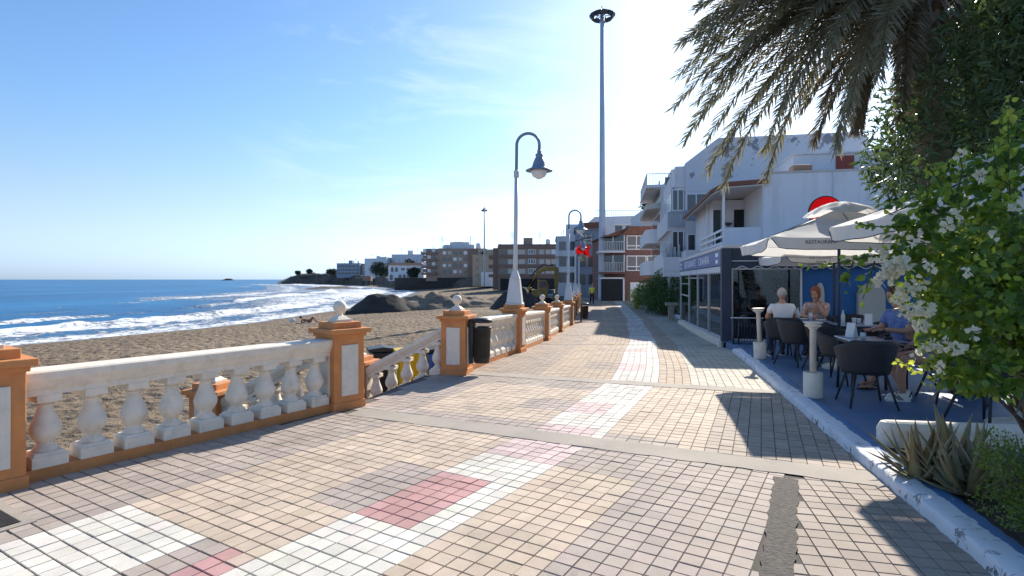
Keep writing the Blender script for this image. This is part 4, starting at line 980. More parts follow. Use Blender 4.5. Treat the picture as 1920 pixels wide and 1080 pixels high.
# chair faces +y in its own frame
chair(4.42, 7.0, -14, 'dark armchair seen from behind, nearest the white kerb')
table(4.95, 7.75, -14, 'table with glossy blue top in front of the woman in blue')
chair(5.75, 8.2, 105, 'dark armchair under the woman in the blue blouse')
chair(5.62, 7.2, 78, 'dark armchair under the person with white sneakers')
chair(5.36, 11.1, -10, 'dark armchair of the white haired man')
table(5.95, 11.25, -14, 'table between the white haired man and the red haired woman')
chair(6.4, 11.75, 150, 'dark armchair of the red haired woman')
chair(5.22, 10.25, -68, 'empty dark armchair left of the white post, farther one')
chair(5.42, 9.65, -62, 'empty dark armchair behind the white post, nearer one')
table(6.25, 10.2, -14, 'bare table behind the parasol pole')
chair(5.0, 8.55, -150, 'dark armchair with a folded cloth behind the blue table')
chair(6.9, 10.5, 80, 'dark armchair right of the parasol pole')
chair(6.95, 11.7, 120, 'grey armchair in front of the blue wall')
table(5.9, 6.35, -14, 'table mostly hidden behind the flowering bush')
chair(5.05, 5.95, -80, 'empty dark armchair standing just behind the aloe bed')
chair(5.75, 5.6, 20, 'dark armchair behind the flowering bush near the planter wall')
# things on the tables
def bottle(x, y, label):
    mb = MB(); mb.lathe([(.032, 0), (.034, .01), (.034, .14), (.03, .165), (.014, .2), (.013, .235), (.016, .236), (.016, .25), (0, .25)], 16); o = obj('water_bottle', mb, 'glassware'); o.location = (x, y, TZ + .75); tag(o, label, 'bottle')
bottle(5.72, 11.2, 'clear water bottle beside the white haired man')
def glass(x, y, label, h=.13):
    mb = MB(); mb.lathe([(.028, 0), (.036, h), (.033, h), (.026, .01), (0, .012)], 16); o = obj('drinking_glass', mb, 'glassware'); o.location = (x, y, TZ + .75); tag(o, label, 'glass')
glass(5.93, 11.12, 'tall glass in front of the red haired woman', .15)
def plate(x, y, label, r=.12):
    mb = MB(); mb.lathe([(r * .6, 0), (r, .018), (r * .97, .02), (r * .55, .008), (0, .008)], 22); o = obj('plate', mb, 'white_frame'); o.location = (x, y, TZ + .751); tag(o, label, 'plate')
plate(5.9, 11.38, 'white plate on the table of the red haired woman'); plate(6.1, 11.05, 'second white plate near the table edge by the white post', .1)
mb = MB(); mb.lathe([(.045, 0), (.05, .02), (.048, .035), (.04, .035), (.038, .01), (0, .01)], 20); o = obj('ashtray', mb, 'bin_plastic'); o.location = (5.12, 7.62, TZ + .751); tag(o, 'dark round ashtray on the blue table', 'ashtray')
mb = MB(); mb.box((0, 0, .008), (.07, .145, .012)); o = obj('mobile_phone', mb, 'black_trim', None, .003); o.location = (5.2, 7.85, TZ + .752); o.rotation_euler.z = .5; tag(o, 'black phone lying near the hand of the woman in blue', 'phone')
mb = MB(); mb.ball((0, 0, .5), .17, 14, 8, None, (1, 1, .28)); o = obj('folded_cloth', mb, 'cloth_print'); o.location = (5.0, 8.53, TZ); tag(o, 'folded patterned cloth lying on a chair seat', 'cloth')
glass(6.2, 10.15, 'empty glass on the bare table behind the parasol pole', .12); glass(6.38, 10.3, 'second glass at the far corner of the bare table', .1)
bottle(6.1, 10.32, 'clear bottle on the bare table behind the parasol pole')
def menu(x, y, rz, label):
    mb = MB(); mb.prism([(-.075, 0), (.075, 0), (.004, .2), (-.004, .2)], -.055, .055, 'y'); o = obj('menu_card', mb, 'white_frame'); o.location = (x, y, TZ + .751); o.rotation_euler.z = rz; tag(o, label, 'menu')
menu(4.82, 7.95, .6, 'white folded menu card on the blue table'); menu(6.4, 10.05, .9, 'white folded menu card on the bare table')
glass(4.78, 7.62, 'short glass on the blue table beside the menu card', .09)
# white posts in buckets
def post(x, y, label, tilt=0):
    t = thing('ash_post', label, 'post', (x, y, TZ), 0, 'white posts in tubs'); t.rotation_euler = (0, R(tilt), 0)
    mb = MB(); mb.lathe([(.112, 0), (.118, .015), (.118, .33), (.108, .335), (.105, .31), (0, .305)], 26); obj('tub', mb, 'white_paint', t)
    mb = MB(); mb.lathe([(.042, .3), (.04, .9), (.058, .915), (.058, .93)], 18); obj('pole', mb, 'white_paint', t)
    mb = MB(); mb.lathe([(.06, .925), (.1, .945), (.1, .965), (.085, .967), (.085, .982), (.118, .985), (.118, 1.0), (.1, 1.003), (.02, .99), (0, .99)], 26); obj('tray', mb, 'white_paint', t)
post(4.0, 7.44, 'white ash post in a white tub nearest the camera')
post(4.9, 11.05, 'white leaning ash post in a tub beside the white haired man', -2.5)
# barrier by the pavilion corner
br = thing('barrier', 'black post barrier with pale top rail at the pavilion corner', 'barrier', (5.42, 13.55, 0), R(-13))
mb = MB(); mb.tube([(-.12, 0, .72), (.62, 0, .72)], .018, 8); obj('rail', mb, 'alu', br)
for x in (-.06, .06, .58):
    mb = MB(); mb.tube([(x, 0, 0), (x, 0, .72)], .022, 8); obj('post', mb, 'dark_metal', br)
mb = MB(); mb.tube([(-.06, 0, .1), (.58, 0, .1)], .012, 6)
for k in range(9): mb.tube([(.0 + k * .065, 0, .1), (.0 + k * .065, 0, .66)], .006, 5)
obj('grille', mb, 'dark_metal', br)

# ------------------------------------------------------------------ people
def skin(name, nodes, edges, root, m, parent, sub=2, extra=None):
    names = list(nodes); ix = {k: i for i, k in enumerate(names)}
    me = bpy.data.meshes.new(name); me.from_pydata([nodes[k][0] for k in names], [(ix[a], ix[b]) for a, b in edges], [])
    o = bpy.data.objects.new(name, me); S.collection.objects.link(o)
    o.modifiers.new('skin', 'SKIN'); o.modifiers.new('sub', 'SUBSURF').levels = sub
    sv = me.skin_vertices[0].data
    for k in names:
        r = nodes[k][1]; sv[ix[k]].radius = (r, r) if not isinstance(r, tuple) else r
        sv[ix[k]].use_root = (k == root)
    dg = bpy.context.evaluated_depsgraph_get(); ev = o.evaluated_get(dg); me2 = bpy.data.meshes.new_from_object(ev)
    bpy.data.objects.remove(o); me2.name = name
    if extra is not None:
        bm = bmesh.new(); bm.from_mesh(me2); e = extra.mesh('x'); bm.from_mesh(e); bm.to_mesh(me2); bm.free()
    me2.polygons.foreach_set('use_smooth', [True] * len(me2.polygons))
    return link(name, me2, m, parent)
def hand(mb, w, d, up, side, s=1.0, curl=.5):
    w, d, up = Vector(w), Vector(d).normalized(), Vector(up).normalized(); r = d.cross(up).normalized() * side
    mb.ball((0, 0, 0), 1, 10, 7, Matrix.Translation(w + d * .045 * s) @ Matrix((r, d, up)).transposed().to_4x4() @ Matrix.Diagonal((.04 * s, .055 * s, .018 * s, 1)))
    for k, (o_, ln) in enumerate(((-.028, .07), (-.01, .08), (.01, .075), (.027, .058))):
        b0 = w + d * .085 * s + r * o_ * s; b1 = b0 + d * ln * .5 * s - up * .012 * curl; b2 = b1 + d * ln * .4 * s * (1 - curl * .4) - up * .03 * curl
        mb.tube([b0, b1, b2], [.0095 * s, .0085 * s, .007 * s], 7)
    b0 = w + d * .03 * s - r * .035 * s; mb.tube([b0, b0 - r * .03 * s + d * .025 * s, b0 - r * .035 * s + d * .06 * s], [.011 * s, .01 * s, .008 * s], 7)
def head_extra(c, fw, up=Vector((0, 0, 1)), s=1.0):
    mb = MB(); fw = Vector(fw).normalized(); up = Vector(up); r = fw.cross(up).normalized(); up = r.cross(fw)
    c = Vector(c); Mx = Matrix.Translation(c) @ Matrix((r, fw, up)).transposed().to_4x4()
    mb.ball((0, -.005, .03), .093 * s, 18, 12, Mx, (.84, 1.03, 1.1)); mb.ball((0, .03, -.045), .066 * s, 16, 10, Mx, (.9, .95, 1.0))
    mb.tube([Mx @ Vector((0, .088, .02)), Mx @ Vector((0, .108, -.012)), Mx @ Vector((0, .094, -.024))], [.008, .014, .011], 8)
    for q in (-1, 1): mb.ball((q * .08, -.01, .0), .026 * s, 10, 7, Mx, (.35, .7, 1.15)); mb.ball((q * .033, .079, .022), .013, 8, 6, Mx, (1.2, .5, .7))
    mb.ball((0, .088, -.052), .018, 8, 6, Mx, (1.4, .45, .4))
    return mb, Mx
SEDGE = [('pelvis', 'waist'), ('waist', 'chest'), ('chest', 'neck'), ('neck', 'head'), ('chest', 'shl'), ('chest', 'shr'), ('shl', 'ell'), ('ell', 'wrl'), ('shr', 'elr'), ('elr', 'wrr'),
         ('pelvis', 'hpl'), ('hpl', 'knl'), ('knl', 'cal'), ('cal', 'anl'), ('pelvis', 'hpr'), ('hpr', 'knr'), ('knr', 'car'), ('car', 'anr')]
def seated(lean=0.0, arms=None, legs=None, headoff=(0, .02), s=1.0, sx=1.0):
    y = lambda z: lean * (z - .52)
    N = {'pelvis': ((0, 0, .54), .15), 'waist': ((0, y(.72) - .02, .72), .135), 'chest': ((0, y(.93) - .01, .93), .15), 'neck': ((0, y(1.1), 1.1), .055), 'head': ((headoff[0], y(1.2) + headoff[1], 1.19), .06),
         'shl': ((-.19 * sx, y(1.02), 1.02), .062), 'shr': ((.19 * sx, y(1.02), 1.02), .062), 'ell': ((-.26, y(.8) + .06, .78), .045), 'elr': ((.26, y(.8) + .06, .78), .045), 'wrl': ((-.18, .3, .74), .03), 'wrr': ((.18, .3, .74), .03),
         'hpl': ((-.1, .05, .52), .105), 'hpr': ((.1, .05, .52), .105), 'knl': ((-.12, .46, .5), .068), 'knr': ((.12, .46, .5), .068), 'cal': ((-.12, .46, .32), .06), 'car': ((.12, .46, .32), .06), 'anl': ((-.12, .42, .09), .04), 'anr': ((.12, .42, .09), .04)}
    for d in (arms or {}, legs or {}):
        for k, v in d.items(): N[k] = (v, N[k][1])
    return N
def shoes(par, N, m, trim=None, name='shoe', sole='shoe_white'):
    for k in ('anl', 'anr'):
        a = Vector(N[k][0]); kn = Vector(N['kn' + k[-1]][0]); f = Vector((a.x - 0, 1, 0)); f = Vector((0, 1, 0))
        mb = MB(); Mx = Matrix.Translation((a.x, a.y, 0))
        V = []; Fq = []
        prof = [(-.075, .03, .085), (-.05, .042, .1), (0, .044, .095), (.06, .047, .075), (.11, .05, .062), (.16, .046, .052), (.19, .03, .035)]
        for (yy_, w, h) in prof:
            for t_ in np.linspace(0, math.pi, 9): V.append((w * math.cos(t_), yy_, .012 + h * math.sin(t_)))
        for i in range(len(prof) - 1):
            for j in range(8): Fq.append((i * 9 + j, i * 9 + j + 1, (i + 1) * 9 + j + 1, (i + 1) * 9 + j))
        Fq.append(tuple(range(9))); Fq.append(tuple((len(prof) - 1) * 9 + j for j in range(8, -1, -1)))
        mb.add(V, Fq, Mx, True); so_ = obj(name, mb, m, par)
        mb = MB(); q = [(w * 1.08, yy_) for yy_, w, h in prof] + [(-w * 1.08, yy_) for yy_, w, h in reversed(prof)]; mb.prism(q, 0, .02, 'z', Mx); obj('sole', mb, sole, so_)
        if trim:
            mb = MB()
            for q in (-1, 1):
                for o_ in (0, .035): mb.tube([Mx @ Vector((q * .05, .02 + o_, .02)), Mx @ Vector((q * .047, .05 + o_, .05)), Mx @ Vector((q * .03, .068 + o_, .075))], .007, 5)
            mb.tube([Mx @ Vector((.035, -.06, .06)), Mx @ Vector((0, -.078, .085)), Mx @ Vector((-.035, -.06, .06))], .012, 6); obj('stripe', mb, trim, so_)
def garment(name, N, keys, grow, m, par, root, cut=None):
    n2 = {k: (N[k][0], N[k][1] + grow) for k in keys if k in N}
    if cut:
        for nk, (a, b, f, r) in cut.items():
            n2[nk] = (tuple(Vector(N[a][0]).lerp(Vector(N[b][0]), f)), r)
    ed = [(a, b) for a, b in SEDGE if a in n2 and b in n2]
    if cut:
        for nk, (a, b, f, r) in cut.items(): ed.append((a, nk))
    return skin(name, n2, ed, root, m, par)
def person(label, loc, rz, N, sk, shirt, legs, hair, hstyle='short', sleeve=.55, shortleg=None, shoe='black_trim', strim=None, fwd=(0, 1, 0), s=1.0, hands=((.3, 1, -.1), (-.3, 1, -.1)), sandals=False, curl=.5, hup=(0, 0, 1)):
    t = thing('person', label, 'person', loc, R(rz), None); t.scale = (s, s, s)
    hc = Vector(N['head'][0]) + Vector((0, 0, .085))
    mb, Mx = head_extra(hc, fwd)
    hand(mb, N['wrl'][0], hands[0], hup, 1, 1.0, curl); hand(mb, N['wrr'][0], hands[1], hup, -1, 1.0, curl)
    if sandals:
        for k in ('anl', 'anr'):
            a = N[k][0]; mb.ball((a[0], a[1] + .06, .04), .05, 12, 8, None, (.85, 2.2, .6))
    skin('body', N, SEDGE, 'pelvis', sk, t, 2, mb)
    cut = {'sl': ('shl', 'ell', sleeve, .062), 'sr': ('shr', 'elr', sleeve, .062), 'nk': ('chest', 'neck', .74, .078)}
    garment('shirt', N, ('pelvis', 'waist', 'chest', 'shl', 'shr'), .016, shirt, t, 'pelvis', cut)
    if shortleg: garment('shorts', N, ('pelvis', 'hpl', 'hpr'), .02, legs, t, 'pelvis', {'tl': ('hpl', 'knl', shortleg, .1), 'tr': ('hpr', 'knr', shortleg, .1)})
    else: garment('trousers', N, ('pelvis', 'hpl', 'hpr', 'knl', 'knr', 'cal', 'car', 'anl', 'anr'), .016, legs, t, 'pelvis')
    h = MB()
    if hstyle == 'short': h.ball((0, -.018, .045), .098, 20, 12, Mx, (.9, 1.03, 1.05))
    elif hstyle == 'bald': h.ball((0, -.03, .025), .094, 20, 12, Mx, (.92, .95, .95))
    else:
        h.ball((0, -.022, .045), .102, 20, 12, Mx, (.95, 1.05, 1.1)); h.ball((0, -.05, -.03), .085, 18, 10, Mx, (1.05, .75, 1.2))
        for q in (-1, 1): h.ball((q * .065, -.01, -.02), .045, 12, 8, Mx, (.6, 1, 1.5))
    obj('hair', h, hair, t)
    if sandals:
        for k in ('anl', 'anr'):
            a = N[k][0]; mb = MB(); mb.box((a[0], a[1] + .06, .008), (.085, .24, .016)); mb.tube([(a[0] - .045, a[1] + .09, .02), (a[0], a[1] + .1, .075), (a[0] + .045, a[1] + .09, .02)], .012, 6); obj('sandal', mb, 'black_trim', t)
    else: shoes(t, N, shoe, strim)
    return t
N = seated(-.06, {'ell': (-.25, .1, .79), 'wrl': (-.15, .34, .79), 'elr': (.27, .12, .79), 'wrr': (.2, .36, .79)}, {'anl': (-.12, .3, .09), 'cal': (-.13, .4, .3), 'anr': (.14, .52, .09), 'car': (.13, .5, .3)})
person('white haired person in a white shirt seen from behind', (5.36, 11.13, TZ), -12, N, 'skin', 'cloth_white', 'denim_dark', 'hair_grey', 'bald', fwd=(.25, 1, -.05))
N = seated(.24, {'ell': (-.2, .3, .8), 'wrl': (-.07, .23, 1.06), 'elr': (.22, .28, .8), 'wrr': (.05, .42, .8)}, None, (0, .06))
person('red haired woman in a patterned blouse resting her chin on her hand', (6.4, 11.72, TZ), 140, N, 'skin', 'cloth_print', 'denim_dark', 'hair_red', 'bob', fwd=(.1, 1, -.2), hands=((.1, .1, 1), (-1, .4, 0)), curl=.9)
N = seated(.16, {'ell': (-.27, .2, .8), 'wrl': (-.12, .43, .82), 'elr': (.25, .16, .79), 'wrr': (.12, .42, .8)}, {'knl': (-.12, .47, .5), 'anl': (-.1, .62, .09), 'cal': (-.12, .56, .3)}, (0, .06))
person('woman in a blue blouse with one hand on the blue table', (5.74, 8.18, TZ), 98, N, 'skin', 'cloth_blue', 'cloth_blue', 'hair_dark', 'bob', sleeve=.75, shortleg=.7, sandals=True, fwd=(0, 1, -.15), hands=((.5, 1, -.1), (-.5, 1, 0)), s=1.04)
N = seated(-.02, {'wrl': (-.16, .36, .62), 'wrr': (.16, .36, .62)}, {'knl': (-.11, .5, .53), 'anl': (-.08, .5, .09), 'cal': (-.11, .54, .32), 'knr': (.11, .5, .53), 'anr': (.1, .4, .09), 'car': (.11, .5, .32)})
person('person in denim shorts and striped white sneakers behind the bush', (5.56, 7.2, TZ), 80, N, 'skin', 'cloth_white', 'denim', 'hair_dark', 'short', shortleg=.62, shoe='shoe_white', strim='black_trim', s=1.05)
# two guests inside the glazed pavilion
N = seated(.1); person('guest in a pale shirt seated inside behind the glass', (6.3, 16.2, .0), 160, N, 'skin', 'cloth_white', 'denim_dark', 'hair_dark', 'short')
N = seated(.1); person('guest in a dark top seated inside behind the glass', (7.3, 16.6, .0), 170, N, 'skin', 'black_trim', 'denim_dark', 'hair_dark', 'short')
tb = table(6.6, 15.5, -12, 'table inside the pavilion in front of the guests'); tb.location.z = .0
for i, (x, y, r_) in enumerate(((6.3, 16.2, 160), (7.3, 16.6, 170), (6.7, 18.2, 30), (7.0, 20.5, 60))):
    c_ = chair(x, y - .02, r_, ['dark chair under the guest in the pale shirt indoors', 'dark chair under the guest in the dark top indoors', 'empty dark chair inside the glass side of the pavilion', 'farther empty chair inside the glass side of the pavilion'][i]); c_.location.z = 0
# walker far off
N = {'pelvis': ((0, 0, .92), .13), 'waist': ((0, 0, 1.08), .12), 'chest': ((0, .02, 1.3), .14), 'neck': ((0, .03, 1.47), .05), 'head': ((0, .05, 1.56), .055), 'shl': ((-.19, .02, 1.4), .06), 'shr': ((.19, .02, 1.4), .06), 'ell': ((-.26, -.06, 1.14), .045), 'elr': ((.26, .1, 1.14), .045), 'wrl': ((-.25, .02, .92), .032), 'wrr': ((.25, .28, .98), .032),
     'hpl': ((-.1, 0, .88), .1), 'hpr': ((.1, 0, .88), .1), 'knl': ((-.11, .1, .48), .068), 'knr': ((.11, -.03, .48), .068), 'cal': ((-.11, .06, .32), .06), 'car': ((.11, -.14, .33), .06), 'anl': ((-.11, .12, .09), .04), 'anr': ((.11, -.24, .12), .04)}
person('distant walker in a hi-vis vest and dark trousers beside the mast', (7.0, 49, gz(49)), 175, N, 'skin', 'hivis', 'black_trim', 'hair_dark', 'short', hands=((0, 0, -1), (0, 0, -1)), sleeve=.4, hup=(0, 1, 0))
# sunbather on the sand: lying with one knee up
sy = 47.5; sxx = -17.2
N = {'pelvis': ((0, 0, .14), .13), 'waist': ((-.2, 0, .16), .12), 'chest': ((-.42, 0, .22), .14), 'neck': ((-.58, 0, .32), .05), 'head': ((-.66, 0, .38), .055), 'shl': ((-.5, -.19, .24), .06), 'shr': ((-.5, .19, .24), .06), 'ell': ((-.62, -.28, .06), .045), 'elr': ((-.62, .28, .06), .045), 'wrl': ((-.4, -.3, .05), .03), 'wrr': ((-.4, .3, .05), .03),
     'hpl': ((.05, -.1, .13), .1), 'hpr': ((.05, .1, .13), .1), 'knl': ((.4, -.12, .5), .065), 'knr': ((.38, .14, .46), .065), 'cal': ((.5, -.12, .3), .058), 'car': ((.5, .14, .28), .058), 'anl': ((.62, -.12, .07), .04), 'anr': ((.64, .14, .07), .04)}
zs = bz(sxx, sy) + .02
t = thing('person', 'sunbather lying on the sand with bent knees near the waterline', 'person', (sxx, sy, zs), R(-5)); mb, Mx = head_extra(Vector((-.71, 0, .44)), (.5, .2, .85), Vector((-.85, 0, .5)))
hand(mb, N['wrl'][0], (1, 0, 0), (0, 0, 1), 1); hand(mb, N['wrr'][0], (1, 0, 0), (0, 0, 1), -1)
for k in ('anl', 'anr'): a = N[k][0]; mb.ball((a[0] + .07, a[1], .045), .05, 10, 7, None, (2.2, .85, .7))
skin('body', N, SEDGE, 'pelvis', 'skin_tan', t, 2, mb); garment('swimsuit', N, ('pelvis', 'hpl', 'hpr'), .012, 'black_trim', t, 'pelvis')
h = MB(); h.ball((0, -.02, .045), .1, 16, 10, Mx, (.95, 1.03, 1.08)); obj('hair', h, 'hair_dark', t)
mb = MB(); mb.b2(-1.0, .9, -.4, .4, -.03, .012); o = obj('beach_towel', mb, 'cloth_print', None, .01); o.location = (sxx, sy, zs); o.rotation_euler.z = R(-5); tag(o, 'patterned towel spread under the sunbather', 'towel')
mb = MB(); mb.ball((0, 0, .17), .2, 14, 9, None, (1.3, .8, .9)); mb.tube([(-.15, 0, .3), (0, 0, .48), (.15, 0, .3)], .015, 6); o = obj('beach_bag', mb, 'cloth_white'); o.location = (sxx - 1.45, sy, zs); tag(o, 'pale beach bag on the sand beside the towel', 'bag')
# ------------------------------------------------------------------ buildings
def bld(label, x, y, z, head, cat='building', name='building'):
    return thing(name, label, cat, (x, y, z), R(-head))
def win(par, axis, a, z, w, h, d=0.0, nv=1, nh=0, fm='white_frame', gm='window_glass', pr=.04, t=.06, side=-1):
    """window on a wall: axis 'x' lies on the front (facing -y), axis 'y' on the left side (facing -x)"""
    fr = MB()
    def bx(m, a0, a1, z0, z1, p0, p1):
        if axis == 'x': m.b2(a0, a1, d - p1, d - p0, z0, z1)
        else: m.b2(d - p1, d - p0, a0, a1, z0, z1)
    bx(fr, a, a + w, z, z + t, -.02, pr); bx(fr, a, a + w, z + h - t, z + h, -.02, pr); bx(fr, a, a + t, z + t, z + h - t, -.02, pr); bx(fr, a + w - t, a + w, z + t, z + h - t, -.02, pr)
    for i in range(1, nv): bx(fr, a + w * i / nv - t / 2, a + w * i / nv + t / 2, z + t, z + h - t, -.02, pr * .9)
    for i in range(1, nh + 1): bx(fr, a + t, a + w - t, z + h * .28 - t / 2, z + h * .28 + t / 2, -.02, pr * .8)
    f = obj('window', fr, fm, par); g = MB(); bx(g, a + t * .5, a + w - t * .5, z + t * .5, z + h - t * .5, -.015, pr * .45); obj('pane', g, gm, f); return f
def plain_win(par, axis, a, z, w, h, d, m='window_glass', pr=.05):
    g = MB()
    if axis == 'x': g.b2(a, a + w, d - pr, d + .02, z, z + h)
    else: g.b2(d - pr, d + .02, a, a + w, z, z + h)
    return obj('window', g, m, par)
def bars(mb, a0, a1, n, fixed, z0, z1, axis='x', r=.012):
    for i in range(n + 1):
        a = a0 + (a1 - a0) * i / n
        if axis == 'x': mb.b2(a - r, a + r, fixed - r, fixed + r, z0, z1)
        else: mb.b2(fixed - r, fixed + r, a - r, a + r, z0, z1)
    for z in (z0, z1):
        if axis == 'x': mb.b2(a0, a1, fixed - r * 1.8, fixed + r * 1.8, z - r, z + r)
        else: mb.b2(fixed - r * 1.8, fixed + r * 1.8, a0, a1, z - r, z + r)
# white house with the covered balcony, right behind the pavilion
h1 = bld('white house with brown roofed balcony right behind the restaurant pavilion', 8.3, 22, 0, 11, 'house', 'house')
mb = MB(); mb.b2(1.42, 13, -.12, 9, -.7, 5.72); mb.b2(.15, 1.42, .6, 9, -.7, 2.72); mb.b2(.1, 1.42, 3.2, 9, 2.72, 5.2); obj('wall', mb, 'white_wall', h1, .01)
mb = MB(); mb.b2(1.40, 13.02, -.15, .1, 5.72, 5.80); obj('coping', mb, 'shade_wall', h1)
mb = MB(); mb.b2(0, 1.42, 0, 6.2, 2.66, 2.8); mb.b2(0, 1.418, -.06, .05, 2.76, 3.68); bl = obj('balcony', mb, 'white_wall', h1, .008)
mb = MB()
for k in range(4): z = 2.78 + k * .26; mb.b2(-.05, 0, .05, 6.2, z, z + .09)
for y in (2.0, 4.1, 6.15): mb.b2(-.03, .03, y - .03, y + .03, 2.66, 3.66)
obj('slat_railing', mb, 'white_frame', bl)
mb = MB(); bars(mb, .1, 1.3, 10, 3.0, 2.8, 3.55, 'x'); obj('inner_railing', mb, 'dark_rail', bl)
mb = MB(); mb.prism([(-.55, 4.98), (-.55, 5.12), (.0, 5.42), (1.6, 5.5), (1.6, 5.34), (.02, 5.26)], -.35, 9.2, 'y'); obj('roof', mb, 'roof_brown', h1)
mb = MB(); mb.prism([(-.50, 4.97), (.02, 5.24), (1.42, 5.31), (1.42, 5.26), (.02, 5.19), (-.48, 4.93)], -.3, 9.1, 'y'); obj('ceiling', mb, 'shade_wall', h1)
for y in (.0, 4.3):
    mb = MB(); mb.b2(-.03, .05, y - .04, y + .04, 2.8, 5.2); obj('post', mb, 'white_frame', h1)
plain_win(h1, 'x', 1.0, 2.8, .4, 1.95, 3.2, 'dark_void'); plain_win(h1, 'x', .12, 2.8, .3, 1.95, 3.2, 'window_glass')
mb = MB(); mb.lathe([(.02, 4.0), (.16, 4.12), (.2, 4.16), (.06, 4.18), (0, 4.18)], 16, cx=.72, cy=3.1); obj('wall_planter', mb, 'bark', h1)
mb = MB(); mb.b2(3.9, 3.96, -.17, -.12, 0, 5.7); obj('drain_pipe', mb, 'pale_wall', h1)
mb = MB(); mb.b2(3.0, 7.4, 1.6, 6, 5.7, 6.75); up = obj('roof_room', mb, 'white_wall', h1)
f = plain_win(h1, 'x', 4.6, 5.95, .66, .7, 1.6, 'shutter_red'); mb = MB(); mb.b2(2.95, 7.45, 1.5, 6.05, 6.75, 6.82); obj('roof_edge', mb, 'white_wall', h1)
mb = MB(); mb.b2(2.6, 3.3, .2, .8, 5.72, 6.1); mb.b2(6.3, 7.0, .2, .8, 5.72, 6.15); obj('roof_pot', mb, 'villa_roof', h1, .05)
# tall white block with peeling gable
def peel_mat():
    m = bpy.data.materials.new('peeling_wall'); m.use_nodes = True; n, l = m.node_tree.nodes, m.node_tree.links; b = n['Principled BSDF']; b.inputs['Roughness'].default_value = .85
    t = n.new('ShaderNodeTexCoord'); z = n.new('ShaderNodeTexNoise'); z.inputs['Scale'].default_value = 1.15; z.inputs['Detail'].default_value = 8; z.inputs['Roughness'].default_value = .68
    l.new(t.outputs['Object'], z.inputs[0]); z2 = n.new('ShaderNodeTexNoise'); z2.inputs['Scale'].default_value = .28; z2.inputs['Detail'].default_value = 2; l.new(t.outputs['Object'], z2.inputs[0])
    ad = n.new('ShaderNodeMath'); ad.operation = 'MULTIPLY'; l.new(z.outputs[0], ad.inputs[0]); l.new(z2.outputs[0], ad.inputs[1])
    r = n.new('ShaderNodeMapRange'); r.inputs[1].default_value = .335; r.inputs[2].default_value = .35; l.new(ad.outputs[0], r.inputs[0])
    m_ = n.new('ShaderNodeMix'); m_.data_type = 'RGBA'; m_.inputs['A'].default_value = (.6, .61, .65, 1); m_.inputs['B'].default_value = (.24, .24, .27, 1); l.new(r.outputs[0], m_.inputs['Factor']); l.new(m_.outputs['Result'], b.inputs['Base Color']); MATS['peeling_wall'] = m
peel_mat()
h2 = bld('tall white apartment block with peeling paint on its sloping gable wall', 9.9, 32, 0, 11)
mb = MB(); mb.prism([(0, -.7), (0, 8.3), (1.78, 9.65), (9.5, 9.65), (9.5, -.7)], 0, 9.2, 'y'); obj('wall', mb, 'peeling_wall', h2)
for k, (z, ex_, ph) in enumerate(((2.35, 1.25, .85), (4.62, 1.0, .95), (6.95, .55, 1.2))):
    mb = MB(); mb.b2(-ex_, -.002, .15, 9.0, z - .18, z); mb.b2(-ex_, -ex_ + .09, .15, 9.0, z, z + ph); mb.b2(-ex_, -.002, .10, .18, z - .0, z + ph)
    b_ = obj('balcony', mb, 'white_wall' if k != 1 else 'pale_wall', h2, .01)
    if k == 1:
        mb = MB(); bars(mb, -.9, -.05, 6, .06, z + .1, z + ph - .05, 'x', .03); obj('railing', mb, 'grey_rail', b_)
for z, hh in ((3.2, 1.25), (5.6, 1.25)):
    for k in range(5): win(h2, 'y', .3 + k * 1.72, z, 1.6, hh, -.75, 2, 0, 'white_frame', 'window_glass_pale')
    mb = MB(); mb.b2(-.7, -.002, .2, 9.0, z - .02, z + hh + .12); obj('glazed_bay', mb, 'blue_grey_wall', h2)
    win(h2, 'x', -.72, z, .68, hh, .2, 2, 0, 'white_frame', 'window_glass')
win(h2, 'x', .05, 5.05, 1.1, 1.5, 0, 2, 1, 'white_frame', 'window_glass'); mb = MB(); mb.b2(.0, 9.5, -.03, 0, 6.68, 6.76); obj('ledge', mb, 'pale_wall', h2)
mb = MB(); mb.b2(.0, 1.35, -.05, 0, 5.02, 5.6); obj('parapet_panel', mb, 'blue_grey_wall', h2)
win(h2, 'x', .1, 2.5, .9, 1.75, 0, 2, 0, 'white_frame', 'window_glass')
mb = MB(); mb.tube([(3.6, -.06, 5.4), (3.6, -.06, 6.7), (4.2, -.06, 7.0), (7, -.06, 7.0)], .03, 6); obj('cable', mb, 'grey_rail', h2)
# lower wing with white balcony slab
h2b = bld('low pale blue grey wing with a white slab balcony beyond the hedge', 9.15, 29.5, -.4, 11)
mb = MB(); mb.b2(0, 2.2, 0, 2.4, -.3, 3.6); obj('wall', mb, 'pale_wall', h2b)
mb = MB(); mb.b2(-1.0, -.002, 1.8, 5, 2.2, 2.55); mb.b2(-1.0, -.9, 1.8, 5, 2.55, 3.3); mb.b2(-1.0, -.002, 1.75, 1.85, 2.55, 3.3); bb = obj('balcony', mb, 'white_wall', h2b)
for k in range(4):
    mb = MB(); mb.b2(-.85 + k * .22, -.72 + k * .22, 2.3, 2.5, 2.55, 3.9 + .15 * (k % 2)); obj('shade_screen', mb, 'grey_rail', bb)
mb = MB(); mb.b2(-.72, -.6, 2.2, 2.35, -.3, 2.2); obj('post', mb, 'pale_wall', h2b)
